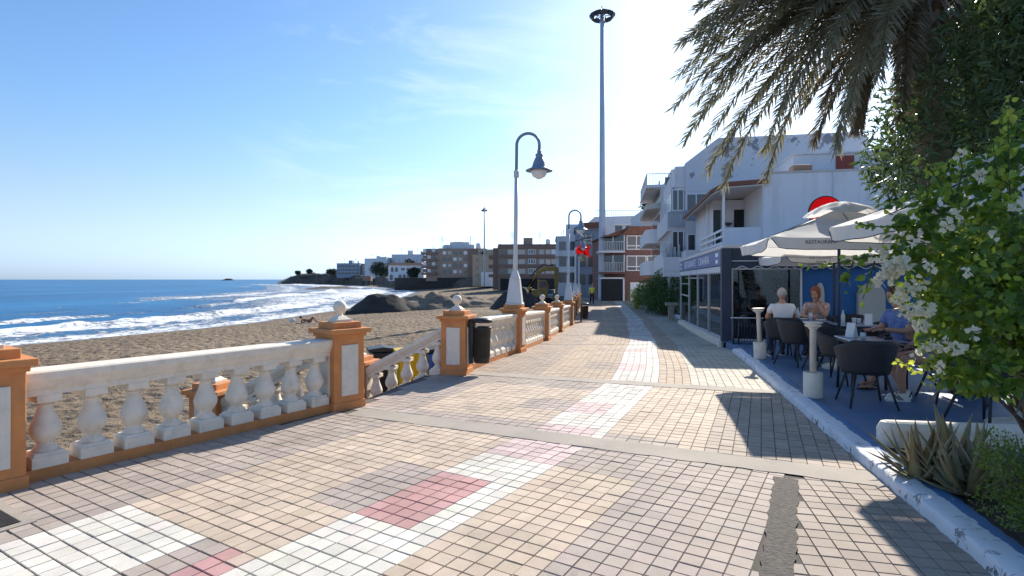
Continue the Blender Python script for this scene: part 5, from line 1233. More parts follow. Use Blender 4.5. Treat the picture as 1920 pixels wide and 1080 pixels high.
# block with rounded balconies
h3 = bld('white block with curved balconies and a rooftop railing behind the gable house', 11.2, 42, 0, 10)
mb = MB(); mb.b2(0, 9, 0, 10, -.8, 8.6); mb.b2(.8, 9, .6, 9, 8.6, 10.0); obj('wall', mb, 'white_wall', h3)
for z in (2.2, 4.6, 7.2):
    q = [(0, 0)] + [(-1.1 * math.sin(t) * 1.0, 1.2 - 1.2 * math.cos(t)) for t in np.linspace(0, math.pi / 2, 8)] + [(-1.1, 9.5), (0, 9.5)]
    mb = MB(); mb.prism(q, z - .2, z + (.85 if z < 7 else .2), 'z'); b_ = obj('balcony', mb, 'white_wall' if z < 7 else 'shade_wall', h3)
    plain_win(h3, 'y', 1.4, z + .9, 7.5, 1.2, 0, 'window_glass'); plain_win(h3, 'x', .3, z + .6, .9, 1.5, 0, 'window_glass')
mb = MB(); bars(mb, 0, 9, 34, -1.05, 8.75, 9.6, 'y', .022); bars(mb, -1.05, 1.6, 12, .02, 8.75, 9.6, 'x', .022); obj('roof_railing', mb, 'grey_rail', h3)
mb = MB(); mb.b2(-1.1, 1.6, -.05, 9, 8.55, 8.75); obj('roof_slab', mb, 'white_wall', h3)
# brick building that closes the promenade
h4 = bld('brick house with ribbon windows and garage that closes the end of the promenade', 9.1, 58.5, 0, 0)
mb = MB(); mb.b2(2.7, 9.5, 0, 9, -1, 6.3); mb.prism([(.6, 1.8), (2.7, 0), (2.7, 9), (.6, 9)], -1, 6.3, 'z')
def brick_mat():
    m = bpy.data.materials.new('brick'); m.use_nodes = True; n, l = m.node_tree.nodes, m.node_tree.links; b = n['Principled BSDF']; b.inputs['Roughness'].default_value = .85
    t = n.new('ShaderNodeTexCoord'); mp_ = n.new('ShaderNodeMapping'); mp_.inputs['Rotation'].default_value = (R(90), 0, 0); l.new(t.outputs['Object'], mp_.inputs[0])
    k = n.new('ShaderNodeTexBrick'); k.inputs['Scale'].default_value = 3; k.inputs['Color1'].default_value = (.2, .085, .065, 1); k.inputs['Color2'].default_value = (.15, .06, .05, 1); k.inputs['Mortar'].default_value = (.22, .16, .14, 1); k.inputs['Mortar Size'].default_value = .015
    l.new(mp_.outputs[0], k.inputs[0]); l.new(k.outputs[0], b.inputs['Base Color']); MATS['brick'] = m
brick_mat()
obj('wall', mb, 'brick', h4)
mb = MB(); mb.prism([(2.3, 6.3), (9.7, 6.3), (9.7, 7.2), (3.3, 7.2)], -.25, 9, 'y'); mb.prism([(.3, 6.1), (2.4, 6.3), (3.3, 7.2)], .3, 9, 'y'); obj('roof', mb, 'roof_brown', h4)
for k in range(3): win(h4, 'x', 2.85 + k * 2.15, 4.75, 2.08, 1.5, 0, 2, 1, t=.1, pr=.08); win(h4, 'x', 2.85 + k * 2.15, 2.55, 2.08, 1.6, 0, 2, 1, t=.1, pr=.08)
mb = MB(); mb.b2(2.6, 5.4, -.14, 0, 6.3, 6.42); obj('awning_box', mb, 'white_frame', h4)
for z in (2.45, 4.65):
    mb = MB(); mb.b2(.0, 2.68, -.12, 1.9, z - .2, z); b_ = obj('balcony', mb, 'pale_wall' if z > 4 else 'brick', h4)
    mb = MB(); bars(mb, .0, 2.66, 15, -.08, z + .05, z + .95, 'x', .03); obj('railing', mb, 'grey_rail', b_)
    mb = MB(); mb.prism([(.62, 1.72), (2.62, .02), (2.66, .06), (.66, 1.76)], z, z + 1.75, 'z'); obj('glazing', mb, 'window_glass', h4)
    for x, y in ((.62, 1.7), (1.6, .86), (2.62, -.02)):
        mb = MB(); mb.b2(x - .05, x + .05, y - .06, y + .04, z, z + 1.75); obj('post', mb, 'white_frame', h4)
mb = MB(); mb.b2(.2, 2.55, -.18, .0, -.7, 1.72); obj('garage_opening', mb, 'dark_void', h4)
mb = MB(); mb.b2(2.45, 2.62, -.24, -.0, -.7, 1.8); mb.b2(.1, 2.62, -.24, -.0, 1.72, 1.86); obj('garage_frame', mb, 'white_frame', h4)
mb = MB(); mb.b2(3.25, 5.8, -.05, .0, -.55, 1.35)
for k in range(6): mb.b2(3.27, 5.78, -.062, -.05, -.4 + k * .3, -.38 + k * .3)
obj('garage_door', mb, 'white_frame', h4)
# blocks behind and beyond it
def block(label, x, y, w, d, z0, z1, head, m, wins=None, roof=None, wm='window_glass', extra=None):
    b_ = bld(label, x, y, 0, head); mb = MB(); mb.b2(0, w, 0, d, z0, z1)
    if extra:
        for e in extra: mb.b2(*e)
    obj('wall', mb, m, b_)
    for (ax, a0, n, st_, ww, zz, nz_, sz, hh, dd) in (wins or []):
        for i in range(n):
            for k in range(nz_): plain_win(b_, ax, a0 + i * st_, zz + k * sz, ww, hh, dd, wm if not isinstance(wm, tuple) else wm[(i * 3 + k * 2) % len(wm)], .08)
    mb = MB(); mb.b2(-.15, w + .15, -.15, d + .15, z1, z1 + .25); obj('parapet', mb, roof or m, b_)
    q = w / 12
    for f_ in (.22, .71):
        mb = MB(); X_, Y_ = w * f_, d * .35; mb.tube([(X_, Y_, z1), (X_, Y_, z1 + 2.6 * q + .6)], .05 * q + .02, 5)
        for zz in (1.6, 2.0, 2.4): mb.tube([(X_ - .6 * q, Y_, z1 + zz * q + .5), (X_ + .6 * q, Y_, z1 + zz * q + .5)], .03 * q + .01, 4)
        obj('aerial', mb, 'grey_rail', b_)
    mb = MB(); mb.b2(w * .42, w * .58, d * .3, d * .6, z1, z1 + 1.5 * q + .3); obj('roof_hut', mb, m, b_); mb = MB(); mb.lathe([(.5 * q, z1), (.5 * q, z1 + 1.1 * q + .3), (.1, z1 + 1.25 * q + .3)], 12, cx=w * .85, cy=d * .3); obj('water_tank', mb, 'white_frame', b_)
    return b_
h5 = bld('white gabled block with roof terrace rising behind the brick house', 10.2, 80, 0, 2)
mb = MB(); mb.prism([(0, -1), (0, 9.2), (1.6, 10.6), (10.5, 10.8), (10.5, -1)], 0, 12, 'y'); obj('wall', mb, 'pale_wall', h5)
mb = MB(); bars(mb, 1.7, 10.4, 30, .1, 10.85, 11.5, 'x', .03); obj('roof_railing', mb, 'grey_rail', h5)
for k in range(3): plain_win(h5, 'x', 4.5 + k * 1.5, 8.2, 1.0, 1.1, 0, 'window_glass')
mb = MB(); mb.b2(4, 9, -.3, .0, 9.4, 9.6); mb.b2(6.5, 9.6, -1.5, 0, 7.6, 7.9); obj('awning', mb, 'white_frame', h5)
h5c = bld('white stepped block with plants on its roof between brick and gable houses', 14.4, 62.5, 0, 4)
mb = MB(); mb.b2(0, 5, 0, 8, -1, 9.3); obj('wall', mb, 'white_wall', h5c); mb = MB(); mb.b2(.0, 3.5, -.9, 0, 8.3, 9.1); obj('balcony', mb, 'white_wall', h5c)
mb = MB(); mb.tube([(.6, 1, 9.2), (.6, 1, 11.6)], .04, 5); mb.tube([(.1, 1, 11.2), (1.1, 1, 11.2)], .025, 5); obj('aerial', mb, 'grey_rail', h5c)
h6 = block('narrow grey tower house with arched top window left of the mast', 8.25, 72, 2.9, 9, -1, 8.0, 6, 'blue_grey_wall', [('x', .5, 1, 1, 1.5, 6.0, 1, 1, 1.5, 0), ('x', .3, 2, 1.25, .85, 1.0, 2, 2.3, 1.3, 0)])
mb = MB(); mb.prism([(-.3, 8.2), (3.2, 8.2), (3.2, 9.0), (.8, 8.9)], -.3, 9, 'y'); obj('roof', mb, 'roof_brown', h6)
mb = MB()
for k in range(3): mb.b2(.45, 2.05, -.11, -.08, 6.3 + k * .45, 6.36 + k * .45)
for k in range(3): mb.b2(.5 + k * .7, .56 + k * .7, -.11, -.08, 6.0, 7.5)
obj('window_bars', mb, 'white_frame', h6)
h7 = block('pale terraced house with stacked white balconies left of the tower house', 7.0, 88, 5, 10, -1, 8.2, 5, 'pale_wall', [('x', .4, 3, 1.5, 1.0, 1.2, 3, 2.5, 1.4, 0)], extra=[(1.5, 4.5, 1, 8, 8.2, 10.4)])
for z in (2.9, 5.4): mb = MB(); mb.b2(-.2, 5, -1.1, 0, z - .15, z + .75); obj('balcony', mb, 'white_wall', h7)
h7b = block('grey house with dark side wall at the end of the lamp row', 8.2, 104, 5, 10, -1, 9.2, 4, 'blue_grey_wall', [('x', .4, 3, 1.5, .9, 1.2, 3, 2.6, 1.3, 0)])
# brown apartment block across the sand
h8 = block('brown apartment block with white framed windows behind the excavator', -3.4, 140, 14.6, 12, -1.2, 10.2, 3, 'brown_wall', None, 'brown_dark')
mb = MB()
for z in (2.2, 4.6, 7.0, 9.4): mb.b2(-.1, 14.7, -.35, .0, z, z + .75)
obj('band', mb, 'brown_dark', h8)
for k in range(3):
    for i, (x, w, m_) in enumerate(((.3, 1.7, 'window_glass'), (2.4, 1.2, 'shutter'), (5.0, 1.7, 'shutter'), (7.4, 1.9, 'window_glass' if k else 'white_frame'), (10.2, 1.2, 'shutter'), (11.8, 1.2, 'shutter'), (13.2, 1.1, 'white_frame' if k == 2 else 'shutter'))):
        if x == 7.4: win(h8, 'x', x, 3.1 + 2.4 * k, w, 1.3, 0, 3, 0, t=.14, pr=.1)
        else: plain_win(h8, 'x', x, 3.1 + 2.4 * k, w, 1.2, 0, m_, .08)
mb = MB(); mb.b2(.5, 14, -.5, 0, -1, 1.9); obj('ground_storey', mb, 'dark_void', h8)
mb = MB(); mb.b2(-1.5, 0, 1.5, 9, -1, 9.6)
for z in (2.2, 4.6, 7.0): mb.b2(-2.6, -1.5, 1.5, 9, z, z + .8)
obj('side_balcony', mb, 'brown_dark', h8)
h9 = block('long tan block with blank walls behind the nearest lamp post', -12.4, 176, 11, 16, -.5, 9.2, 4, 'tan_wall', [('x', 1.2, 5, 2.0, .7, 2.5, 3, 2.3, 1.1, 0)], None, 'brown_wall', extra=[(1.5, 10, 2, 14, 9.2, 11.2)])
mb = MB(); mb.b2(3.0, 9, -2.5, 0, -.5, 3.9); obj('annex', mb, 'white_wall', h9)
h10 = block('large brown apartment block on the rocks at the far end of the beach', -33, 215, 23, 16, 1.0, 13.2, 5, 'brown_wall', [('x', 6.5, 5, 2.05, 1.3, 4.0, 4, 2.4, 1.2, 0)], None, ('window_glass', 'shutter', 'white_frame', 'window_glass'))
mb = MB(); mb.b2(16.5, 20.0, -.5, 0, 1.0, 13.1); obj('stair_tower', mb, 'brown_dark', h10)
mb = MB()
for z in (3.4, 6.0, 8.6, 11.2): mb.b2(-1.6, 4.2, -1.2, 0, z, z + .9)
obj('balcony', mb, 'brown_dark', h10)
for k in range(4):
    for i in range(3): plain_win(h10, 'x', -1.2 + i * 1.75, 4.4 + 2.6 * k - 2.6 * (k == 9), 1.3, 1.3, -.05, 'white_frame' if (i + k) % 2 else 'window_glass', .06)
mb = MB(); mb.b2(6, 18, 4, 12, 13.4, 15.2); mb.b2(8.5, 16, 4, 11, 15.2, 16.2); obj('roof_house', mb, 'pale_wall', h10)
h11 = bld('white villa with arched windows and flat terracotta roof above the shore', -57, 258, 0, 4, 'villa', 'villa')
mb = MB(); mb.b2(0, 16.5, 0, 10, 1, 8.2); mb.b2(.5, 9, -1.6, 0, 1, 4.6); obj('wall', mb, 'white_wall', h11)
mb = MB(); mb.prism([(-.4, 8.2), (16.9, 8.2), (15.5, 9.3), (1.2, 9.3)], -.4, 10, 'y'); obj('roof', mb, 'villa_roof', h11)
def arch(par, x, z, w, h, d, m='window_glass'):
    q = [(x, z), (x + w, z), (x + w, z + h - w / 2)] + [(x + w / 2 + w / 2 * math.cos(t), z + h - w / 2 + w / 2 * math.sin(t)) for t in np.linspace(.2, math.pi - .2, 8)] + [(x, z + h - w / 2)]
    mb = MB(); mb.prism(q, d - .08, d + .02, 'y'); obj('arched_window', mb, m, par)
for x in (1.2, 3.2): arch(h11, x, 5.2, 1.3, 2.1, 0)
for x in (6, 8.4, 11.2, 13.6): plain_win(h11, 'x', x, 5.8, 1.7, 1.1, 0)
for x in (1.2, 5.2, 7.2): arch(h11, x, 1.4, 1.4, 2.6, -1.6)
h12 = block('long white building stepping up behind the villa', -104, 395, 16, 18, 2, 16.2, 6, 'pale_wall', None, 'white_wall', extra=[(9, 15.8, .5, 17, 16.2, 17.5)])
h12b = block('pale white hall with flat roof right of the stepped white building', -86, 400, 24, 20, 2, 19.3, 6, 'pale_wall', [('x', 1.5, 5, 4.2, .5, 8, 1, 1, 8, 0)], None, 'blue_grey_wall')
h13 = block('blue grey glass building alone on the headland', -149, 476, 20, 18, 3, 15.2, 4, 'blue_grey_wall', [('x', .6, 6, 3.2, 2.6, 6, 3, 3, 1.6, 0)], None, 'window_glass')
block('low tan building beside the blue grey one on the headland', -128.6, 478, 13, 18, 3, 14.6, 4, 'brown_wall', [('x', .8, 4, 3.0, 2.0, 6, 3, 3, 1.4, 0)], None, 'window_glass_pale')
h14 = block('brown and grey balcony block at the left of the big brown apartments', -46, 300, 14, 12, 2, 16.5, 5, 'blue_grey_wall', [('x', 1, 4, 3.2, 2.2, 6, 4, 2.6, 1.3, 0)])
# headland and shore terrain, built by bearing from the bay
def shore():
    tb = [(520, 535, -2.7, -2.65), (533, 528, -2.7, .8), (545, 522, -2.7, 4.0), (560, 515, -2.7, 6.6), (600, 508, -2.7, 7.2), (640, 495, -2.7, 6.2), (680, 430, -2.7, 4.6), (700, 398, -2.7, 3.8), (730, 300, -2.7, 2.6), (760, 255, -2.6, 2.0), (800, 232, -2.4, 2.0), (850, 210, -1.2, 2.2), (900, 198, .0, 2.0), (940, 182, .6, 1.2), (1000, 168, .6, .8), (1060, 152, .0, .2), (1110, 150, -.3, 0), (1200, 150, -.5, -.3)]
    T_ = np.array(tb); V = []; n = 260; prof = [(-2, -1.2, 0), (0, 0, .0), (2, .35, .35), (5, .8, .7), (9, 1, .95), (25, 1.02, 1), (70, 1.05, 1), (240, 1.3, 1)]
    for i in range(n):
        px = 520 + 680 * i / (n - 1); Y0 = np.interp(px, T_[:, 0], T_[:, 1]); zb = np.interp(px, T_[:, 0], T_[:, 2]); zt = np.interp(px, T_[:, 0], T_[:, 3])
        for (dy, f, rr) in prof:
            Y = Y0 + dy * Y0 / 300 * (.8 if dy > 0 else 1); X = (px - 960) / 1050 * Y
            z = zb + (zt - zb) * max(0, f) - (1.5 if f < 0 else 0); nz_ = mnoise.fractal(Vector((X * .09, Y * .09, 2)), 1, 2, 5)
            V.append((X, Y, z + (nz_ * 1.1 * (zt - zb) / 5 if f > 0 else 0)))
    k = len(prof); Fq = np.array([(i * k + j, (i + 1) * k + j, (i + 1) * k + j + 1, i * k + j + 1) for i in range(n - 1) for j in range(k - 1)])
    mr = bpy.data.materials.new('shore_rock'); mr.use_nodes = True; MATS['shore_rock'] = mr; nn_, l = mr.node_tree.nodes, mr.node_tree.links; b = nn_['Principled BSDF']; b.inputs['Roughness'].default_value = .95
    t = nn_.new('ShaderNodeTexCoord'); z = nn_.new('ShaderNodeTexNoise'); z.inputs['Scale'].default_value = .12; z.inputs['Detail'].default_value = 10; z.inputs['Roughness'].default_value = .7; l.new(t.outputs['Object'], z.inputs[0])
    c = nn_.new('ShaderNodeValToRGB'); e = c.color_ramp.elements; e[0].position = .35; e[0].color = (.035, .032, .03, 1); e[1].position = .7; e[1].color = (.16, .13, .1, 1); l.new(z.outputs[0], c.inputs[0]); l.new(c.outputs[0], b.inputs['Base Color'])
    o = link('headland', np_mesh('headland', np.array(V), Fq, None, True), 'shore_rock'); return struct('', o)
shore()
# small rocks awash off the headland and an islet on the horizon
for (px, py, w, h_, lab) in ((625, 541, 30, 1.3, 'low dark reef awash in the surf off the headland'), (600, 542.5, 16, .8, 'smaller dark rock in the surf left of the reef'), (428, 525.0, 60, 9, 'dark islet far out on the sea horizon')):
    Y = 4.25 * 1050 / (py - 524) if py > 526 else 2600; X = (px - 960) / 1050 * Y; mb = MB(); V = []; Fq = []
    for i in range(13):
        for k in range(9):
            a, b = i / 12 - .5, k / 8 - .5; e = max(0, 1 - (2 * a) ** 2) * max(0, 1 - (2 * b) ** 2); V.append((a * w, b * w * .5, e * h_ * (1 + .7 * mnoise.noise(Vector((a * 7, b * 4, px)))) - .3))
    for i in range(12):
        for k in range(8): Fq.append((i * 9 + k, (i + 1) * 9 + k, (i + 1) * 9 + k + 1, i * 9 + k + 1))
    mb.add(V, Fq, None, True); o = obj('rock', mb, 'shore_rock', fix=False); o.location = (X, Y, SEA); tag(o, lab, 'rock')
# dark retaining wall under the far apartments and a hut on the shore
mb = MB(); mb.prism([(-47, 224), (-10, 205), (-8, 209), (-46, 229)], -2.7, 2.3, 'z'); tag(obj('retaining_wall', mb, 'heap_dark'), 'dark retaining wall below the large brown apartment block', 'wall')
hut = bld('dark shed on posts at the waterline below the headland', -92, 345, -2.7, 4, 'shed', 'shed')
mb = MB(); mb.b2(0, 5, 0, 4, 3.4, 6.4); mb.b2(-5, 0, 0, 4, 5.2, 5.7); obj('wall', mb, 'brown_dark', hut); mb = MB(); mb.b2(.2, .8, 0, .6, -.5, 3.4); mb.b2(4.2, 4.8, 0, .6, -.5, 3.4); obj('post', mb, 'dark_void', hut)
# stone bench by the hedge
bn = thing('stone_bench', 'pale stone slab table standing between the two hedge bushes', 'bench', (8.55, 28.4, gz(28)), R(-12))
mb = MB(); mb.b2(-.75, .75, -.3, .3, .72, .86); obj('slab', mb, 'concrete', bn, .02); mb = MB(); mb.b2(-.6, -.35, -.22, .22, -.1, .72); mb.b2(.35, .6, -.22, .22, -.1, .72); obj('leg', mb, 'concrete', bn)
# ------------------------------------------------------------------ vegetation
def leaves(name, m, parent, P, D, L, Wd, shape='ovate', nrm=None, fold=.25):
    """many small leaves as one mesh: P positions, D directions, L lengths, Wd widths"""
    n = len(P); D = D / (np.linalg.norm(D, axis=1, keepdims=True) + 1e-9)
    up = rng.normal(0, 1, (n, 3)) if nrm is None else nrm + rng.normal(0, .35, (n, 3))
    Sx = np.cross(D, up); Sx /= (np.linalg.norm(Sx, axis=1, keepdims=True) + 1e-9); U = np.cross(Sx, D)
    L = np.asarray(L)[:, None]; Wd = np.asarray(Wd)[:, None]
    if shape == 'ovate':
        pr = [(0, 0, 0), (.18, -.8, .5), (.45, -1, .7), (1, 0, -.5), (.45, 1, .7), (.18, .8, .5), (.3, 0, 0), (.65, 0, -.15)]; fc = [(0, 6, 1, 1), (6, 7, 2, 1), (7, 3, 2, 2), (0, 5, 6, 6), (6, 5, 4, 7), (7, 4, 3, 3)]
    elif shape == 'blade':
        pr = [(0, -.35, 0), (0, .35, 0), (.5, 1, .3), (.5, -1, .3), (1, .05, -.6), (1, -.05, -.6)]; fc = [(0, 1, 2, 3), (3, 2, 4, 5)]
    else:
        pr = [(0, 0, 0), (.45, -1, .3), (1, 0, 0), (.45, 1, .3)]; fc = [(0, 3, 2, 1)]
    V = np.stack([P + D * (a * L) + Sx * (b * Wd / 2) + U * (c * fold * Wd) for a, b, c in pr], 1)
    k = len(pr); tri = [f for f in fc if len(set(f)) == 3]; quad = [f for f in fc if len(set(f)) == 4]
    me = bpy.data.meshes.new(name); me.vertices.add(n * k); me.vertices.foreach_set('co', V.astype(np.float32).ravel())
    o_ = (np.arange(n) * k)[:, None, None]; loops = []; starts = []; c0 = 0
    if quad: q = (o_ + np.array(quad)[None]).reshape(-1, 4); loops.append(q.ravel()); starts.append(np.arange(len(q)) * 4); c0 = q.size
    if tri: t_ = (o_ + np.array([list(dict.fromkeys(f)) for f in tri])[None]).reshape(-1, 3); loops.append(t_.ravel()); starts.append(c0 + np.arange(len(t_)) * 3)
    lp = np.concatenate(loops).astype(np.int32); stt = np.concatenate(starts).astype(np.int32)
    me.loops.add(len(lp)); me.loops.foreach_set('vertex_index', lp); me.polygons.add(len(stt)); me.polygons.foreach_set('loop_start', stt)
    me.update(calc_edges=True); me.validate()
    return link(name, me, m, parent)
def clumps(centers, radii, n, shell=.55):
    """points in a union of blobs, biased towards the outside; also the outward direction"""
    centers = np.array(centers, float); radii = np.array(radii, float)
    if radii.ndim == 1: radii = np.repeat(radii[:, None], 3, 1)
    w = np.prod(radii, 1) ** .75; k = rng.choice(len(centers), n, p=w / w.sum())
    d = rng.normal(0, 1, (n, 3)); d /= np.linalg.norm(d, axis=1, keepdims=True)
    r = shell + (1 - shell) * rng.random(n) ** .6
    return centers[k] + d * radii[k] * r[:, None], d
def blob_set(c, rad, n, rmin, rmax, flat=1.0):
    cs, rs = [], []
    for _ in range(n):
        d = rng.normal(0, 1, 3); d /= np.linalg.norm(d); r = .35 + .6 * rng.random() ** .5
        cs.append(np.array(c) + d * np.array(rad) * r); q = rmin + (rmax - rmin) * rng.random(); rs.append((q, q, q * flat))
    return cs, rs
def limb(pts, r0, r1, n=8):
    mb = MB(); mb.tube(pts, list(np.linspace(r0, r1, len(pts))), n); return mb
# --- date palm
palm = thing('palm_tree', 'large date palm with long drooping grey green fronds over the terrace', 'palm tree', (6.35, 7.7, .05))
CR = np.array([-.72, .1, 5.72]); mb = MB(); V = []; Fq = []
for k in range(61):
    q = k / 60; c = CR * q + np.array([-.12 * math.sin(q * 3.1), 0, 0]); r = .2 + .028 * (k % 2) + .06 * max(0, 1 - q * 7) + .06 * max(0, (q - .86) / .14)
    for a in range(16): V.append((c[0] + r * math.cos(a * math.pi / 8), c[1] + r * math.sin(a * math.pi / 8), c[2]))
for k in range(60):
    for a in range(16): b_ = (a + 1) % 16; Fq.append((k * 16 + a, k * 16 + b_, (k + 1) * 16 + b_, (k + 1) * 16 + a))
mb.add(V, Fq, None, True); obj('trunk', mb, 'palm_bark', palm)
def frond(az, el, L, droop, m, wid=.42, dens=165, seed=0, sc=.70):
    L = L * sc
    r_ = np.random.default_rng(seed); n = 26; a = R(az); pts = []; p_ = CR + np.array([.15 * math.sin(a), .15 * math.cos(a), 0]); e = R(el)
    for i in range(n):
        pts.append(p_.copy()); s = L / n; p_ = p_ + s * np.array([math.sin(a) * math.cos(e), math.cos(a) * math.cos(e), math.sin(e)]); e -= R(droop) / n * (1.1 if i > 3 else .35); a += R(r_.normal(0, .5))
    pts = np.array(pts); mb = MB(); mb.tube([tuple(q) for q in pts], list(np.linspace(.027, .005, n)), 6, None, True, .6); fo = obj('frond', mb, 'palm_stalk', palm)
    t = np.linspace(.12, .995, dens); idx = t * (n - 1); i0 = np.minimum(idx.astype(int), n - 2); fr_ = (idx - i0)[:, None]
    P = pts[i0] * (1 - fr_) + pts[i0 + 1] * fr_; Tn = pts[i0 + 1] - pts[i0]; Tn /= np.linalg.norm(Tn, axis=1, keepdims=True)
    sd_ = np.cross(Tn, np.array([0, 0, 1.0])); sd_ /= np.linalg.norm(sd_, axis=1, keepdims=True) + 1e-9; upv = np.cross(sd_, Tn)
    PP, DD, LL = [], [], []
    for q in (-1, 1):
        fwd = .7 + .6 * t[:, None]; rk = np.where(np.arange(dens) % 2 == 0, .62, -.3)[:, None] + r_.normal(0, .1, (dens, 1)); D = Tn * fwd + sd_ * q * (.72 - .25 * t[:, None]) + upv * rk + r_.normal(0, .05, (dens, 3)); D[:, 2] -= .12
        PP.append(P + r_.normal(0, .008, (dens, 3))); DD.append(D); LL.append(wid * (np.sin(np.clip(t * 1.15 + .12, 0, 1) * math.pi) * .45 + .62) * r_.uniform(.82, 1.15, dens) * np.where(t > .9, .75, 1))
    PP, DD, LL = np.concatenate(PP), np.concatenate(DD), np.concatenate(LL)
    leaves('leaflets', m, fo, PP, DD, LL, np.full(len(LL), .022), 'blade', np.tile(np.array([0, 0, 1.0]), (len(LL), 1)), .15)
for k in range(50):
    if k < 26: az, el = -126 + 42 * ((k * .618) % 1) + rng.uniform(-4, 4), -14 + 70 * k / 25
    else: az, el = rng.uniform(25, 170), rng.uniform(30, 66)
    L = rng.uniform(4.1, 5.0); frond(az, el, L, rng.uniform(42, 62) if el < 15 else rng.uniform(56, 80), 'palm_dry' if el < -24 else 'palm_leaf', seed=k)
for k in range(16):
    q = k / 15; frond(-105 + 22 * ((k * .618) % 1), 20 - 50 * q, 3.3 + .85 * q + rng.uniform(-.12, .12), 64 - 24 * q, 'palm_leaf', seed=300 + k, sc=1)
for k in range(6): frond(-136 + 7 * k, -22 - 6 * (k % 3), 3.3 + .1 * k, 44, 'palm_leaf', seed=500 + k, sc=1)
for k in range(8): frond(rng.uniform(-140, -70), rng.uniform(-70, -42), rng.uniform(3.0, 4.0), 22, 'palm_dry', seed=100 + k)
mb = MB()
for k in range(60):
    a = rng.uniform(0, 2 * math.pi); z = rng.uniform(4.9, 5.75); x0, y0 = CR[0] * z / CR[2], CR[1] * z / CR[2]; mb.tube([(x0 + .2 * math.cos(a), y0 + .2 * math.sin(a), z), (x0 + .38 * math.cos(a), y0 + .38 * math.sin(a), z + .1), (x0 + .55 * math.cos(a), y0 + .55 * math.sin(a), z - rng.uniform(.1, .4))], [.036, .024, .01], 5)
obj('frond_stubs', mb, 'palm_dry', palm)
# --- dark evergreen tree on the right
tr = thing('evergreen_tree', 'big dark evergreen tree with narrow leaves at the right edge', 'tree', (9.1, 9.0, .05))
mb = limb([(0, 0, 0), (.05, .02, 1.2), (-.05, .05, 2.4), (.1, 0, 3.6), (0, .1, 5)], .2, .08, 12)
for k in range(16):
    a = rng.uniform(0, 2 * math.pi); z = rng.uniform(1.9, 4.2); l_ = rng.uniform(1.2, 2.4); mb.tube([(0, 0, z), (l_ * .5 * math.cos(a), l_ * .5 * math.sin(a), z + .5), (l_ * math.cos(a), l_ * math.sin(a), z + rng.uniform(.3, 1.3))], [.07, .045, .012], 6)
trk = obj('trunk', mb, 'bark', tr)
cs, rs = blob_set((-.45, -.2, 4.75), (2.35, 1.8, 2.35), 120, .35, .7)
for (x, y, Y, r) in ((1700, 300, 9, .5), (1672, 330, 9, .4), (1690, 370, 9, .38), (1720, 250, 9, .5), (1660, 260, 9, .35), (1680, 200, 9, .4), (1740, 340, 9, .5), (1640, 300, 9, .25), (1710, 400, 8.8, .35)):
    cs.append(np.array(at(x, y, Y)) - np.array([9.1, 9.0, .05])); rs.append((r, r, r))
for (x, y, Y, r) in ((1700, 220, 7, .3), (1740, 170, 7, .36), (1790, 130, 7, .4), (1850, 110, 7, .4), (1900, 150, 7, .4), (1740, 270, 7, .34), (1790, 220, 7, .4), (1850, 220, 7, .4), (1700, 310, 7, .28), (1750, 340, 7, .3), (1810, 300, 7, .4), (1870, 300, 7, .4), (1680, 270, 7.1, .22), (1820, 60, 7, .4), (1890, 50, 7, .4), (1760, 100, 7.2, .25), (1720, 380, 7.2, .22), (1800, 370, 7.2, .3)):
    cs.append(np.array(at(x, y, Y)) - np.array([9.1, 9.0, .05])); rs.append((r, r, r))
P, D = clumps(cs, rs, 56000, .3); D = D * .6 + rng.normal(0, .5, D.shape); D[:, 2] -= .15
leaves('crown', 'leaf_dark', tr, P, D, rng.uniform(.1, .19, len(P)), rng.uniform(.026, .042, len(P)), 'blade')
P, D = clumps(cs[:30], rs[:30], 500, .95); D = D + rng.normal(0, .3, D.shape); D[:, 2] += .5
leaves('leaves', 'leaf_young', tr, P[P[:, 0] < 1.0], D[P[:, 0] < 1.0], np.full((P[:, 0] < 1.0).sum(), .13), np.full((P[:, 0] < 1.0).sum(), .028), 'blade')
# --- bougainvillea
bo = thing('flowering_bush', 'large bougainvillea bush with bright green leaves and white blossoms at the right edge', 'bush', (3.75, 3.95, .08))
o3 = np.array([3.75, 3.95, .08])
def W3(x, y, Y): p_ = np.array(at(x, y, Y)); return p_ - o3
mb = limb([(0, 0, 0), (-.1, -.05, .5), (-.2, .0, 1.0), (-.1, .1, 1.6)], .05, .02, 8)
for k in range(26):
    a = rng.uniform(0, 2 * math.pi); z = rng.uniform(.4, 1.2); l_ = rng.uniform(.5, 1.0); mb.tube([(-.1, 0, z), (-.1 + l_ * .5 * math.cos(a), l_ * .45 * math.sin(a), z + .35), (-.1 + l_ * math.cos(a), l_ * .8 * math.sin(a), z + rng.uniform(.0, .8))], [.016, .01, .004], 5)
obj('stems', mb, 'bark', bo)
cs, rs = blob_set((-.02, .0, 1.5), (.72, .55, .55), 56, .14, .28)
for (x, y, Y, r) in ((1730, 560, 3.6, .13), (1700, 505, 3.6, .12), (1760, 630, 3.5, .11), (1790, 690, 3.4, .11), (1680, 470, 3.7, .08), (1820, 690, 3.3, .17), (1880, 700, 3.3, .15), (1720, 440, 3.6, .16), (1760, 380, 3.6, .13), (1830, 370, 3.6, .16), (1890, 330, 3.6, .16), (1905, 430, 3.4, .2), (1745, 345, 3.7, .11), (1800, 330, 3.7, .13), (1860, 310, 3.6, .14), (1910, 280, 3.6, .15), (1900, 230, 3.6, .08), (1700, 400, 3.7, .1), (1800, 480, 3.4, .2), (1810, 600, 3.3, .22), (1900, 560, 3.2, .2)):
    cs.append(W3(x, y, Y)); rs.append((r, r, r))
P, D = clumps(cs, rs, 12500, .15); D = D * .7 + rng.normal(0, .5, D.shape); D[:, 2] -= .35
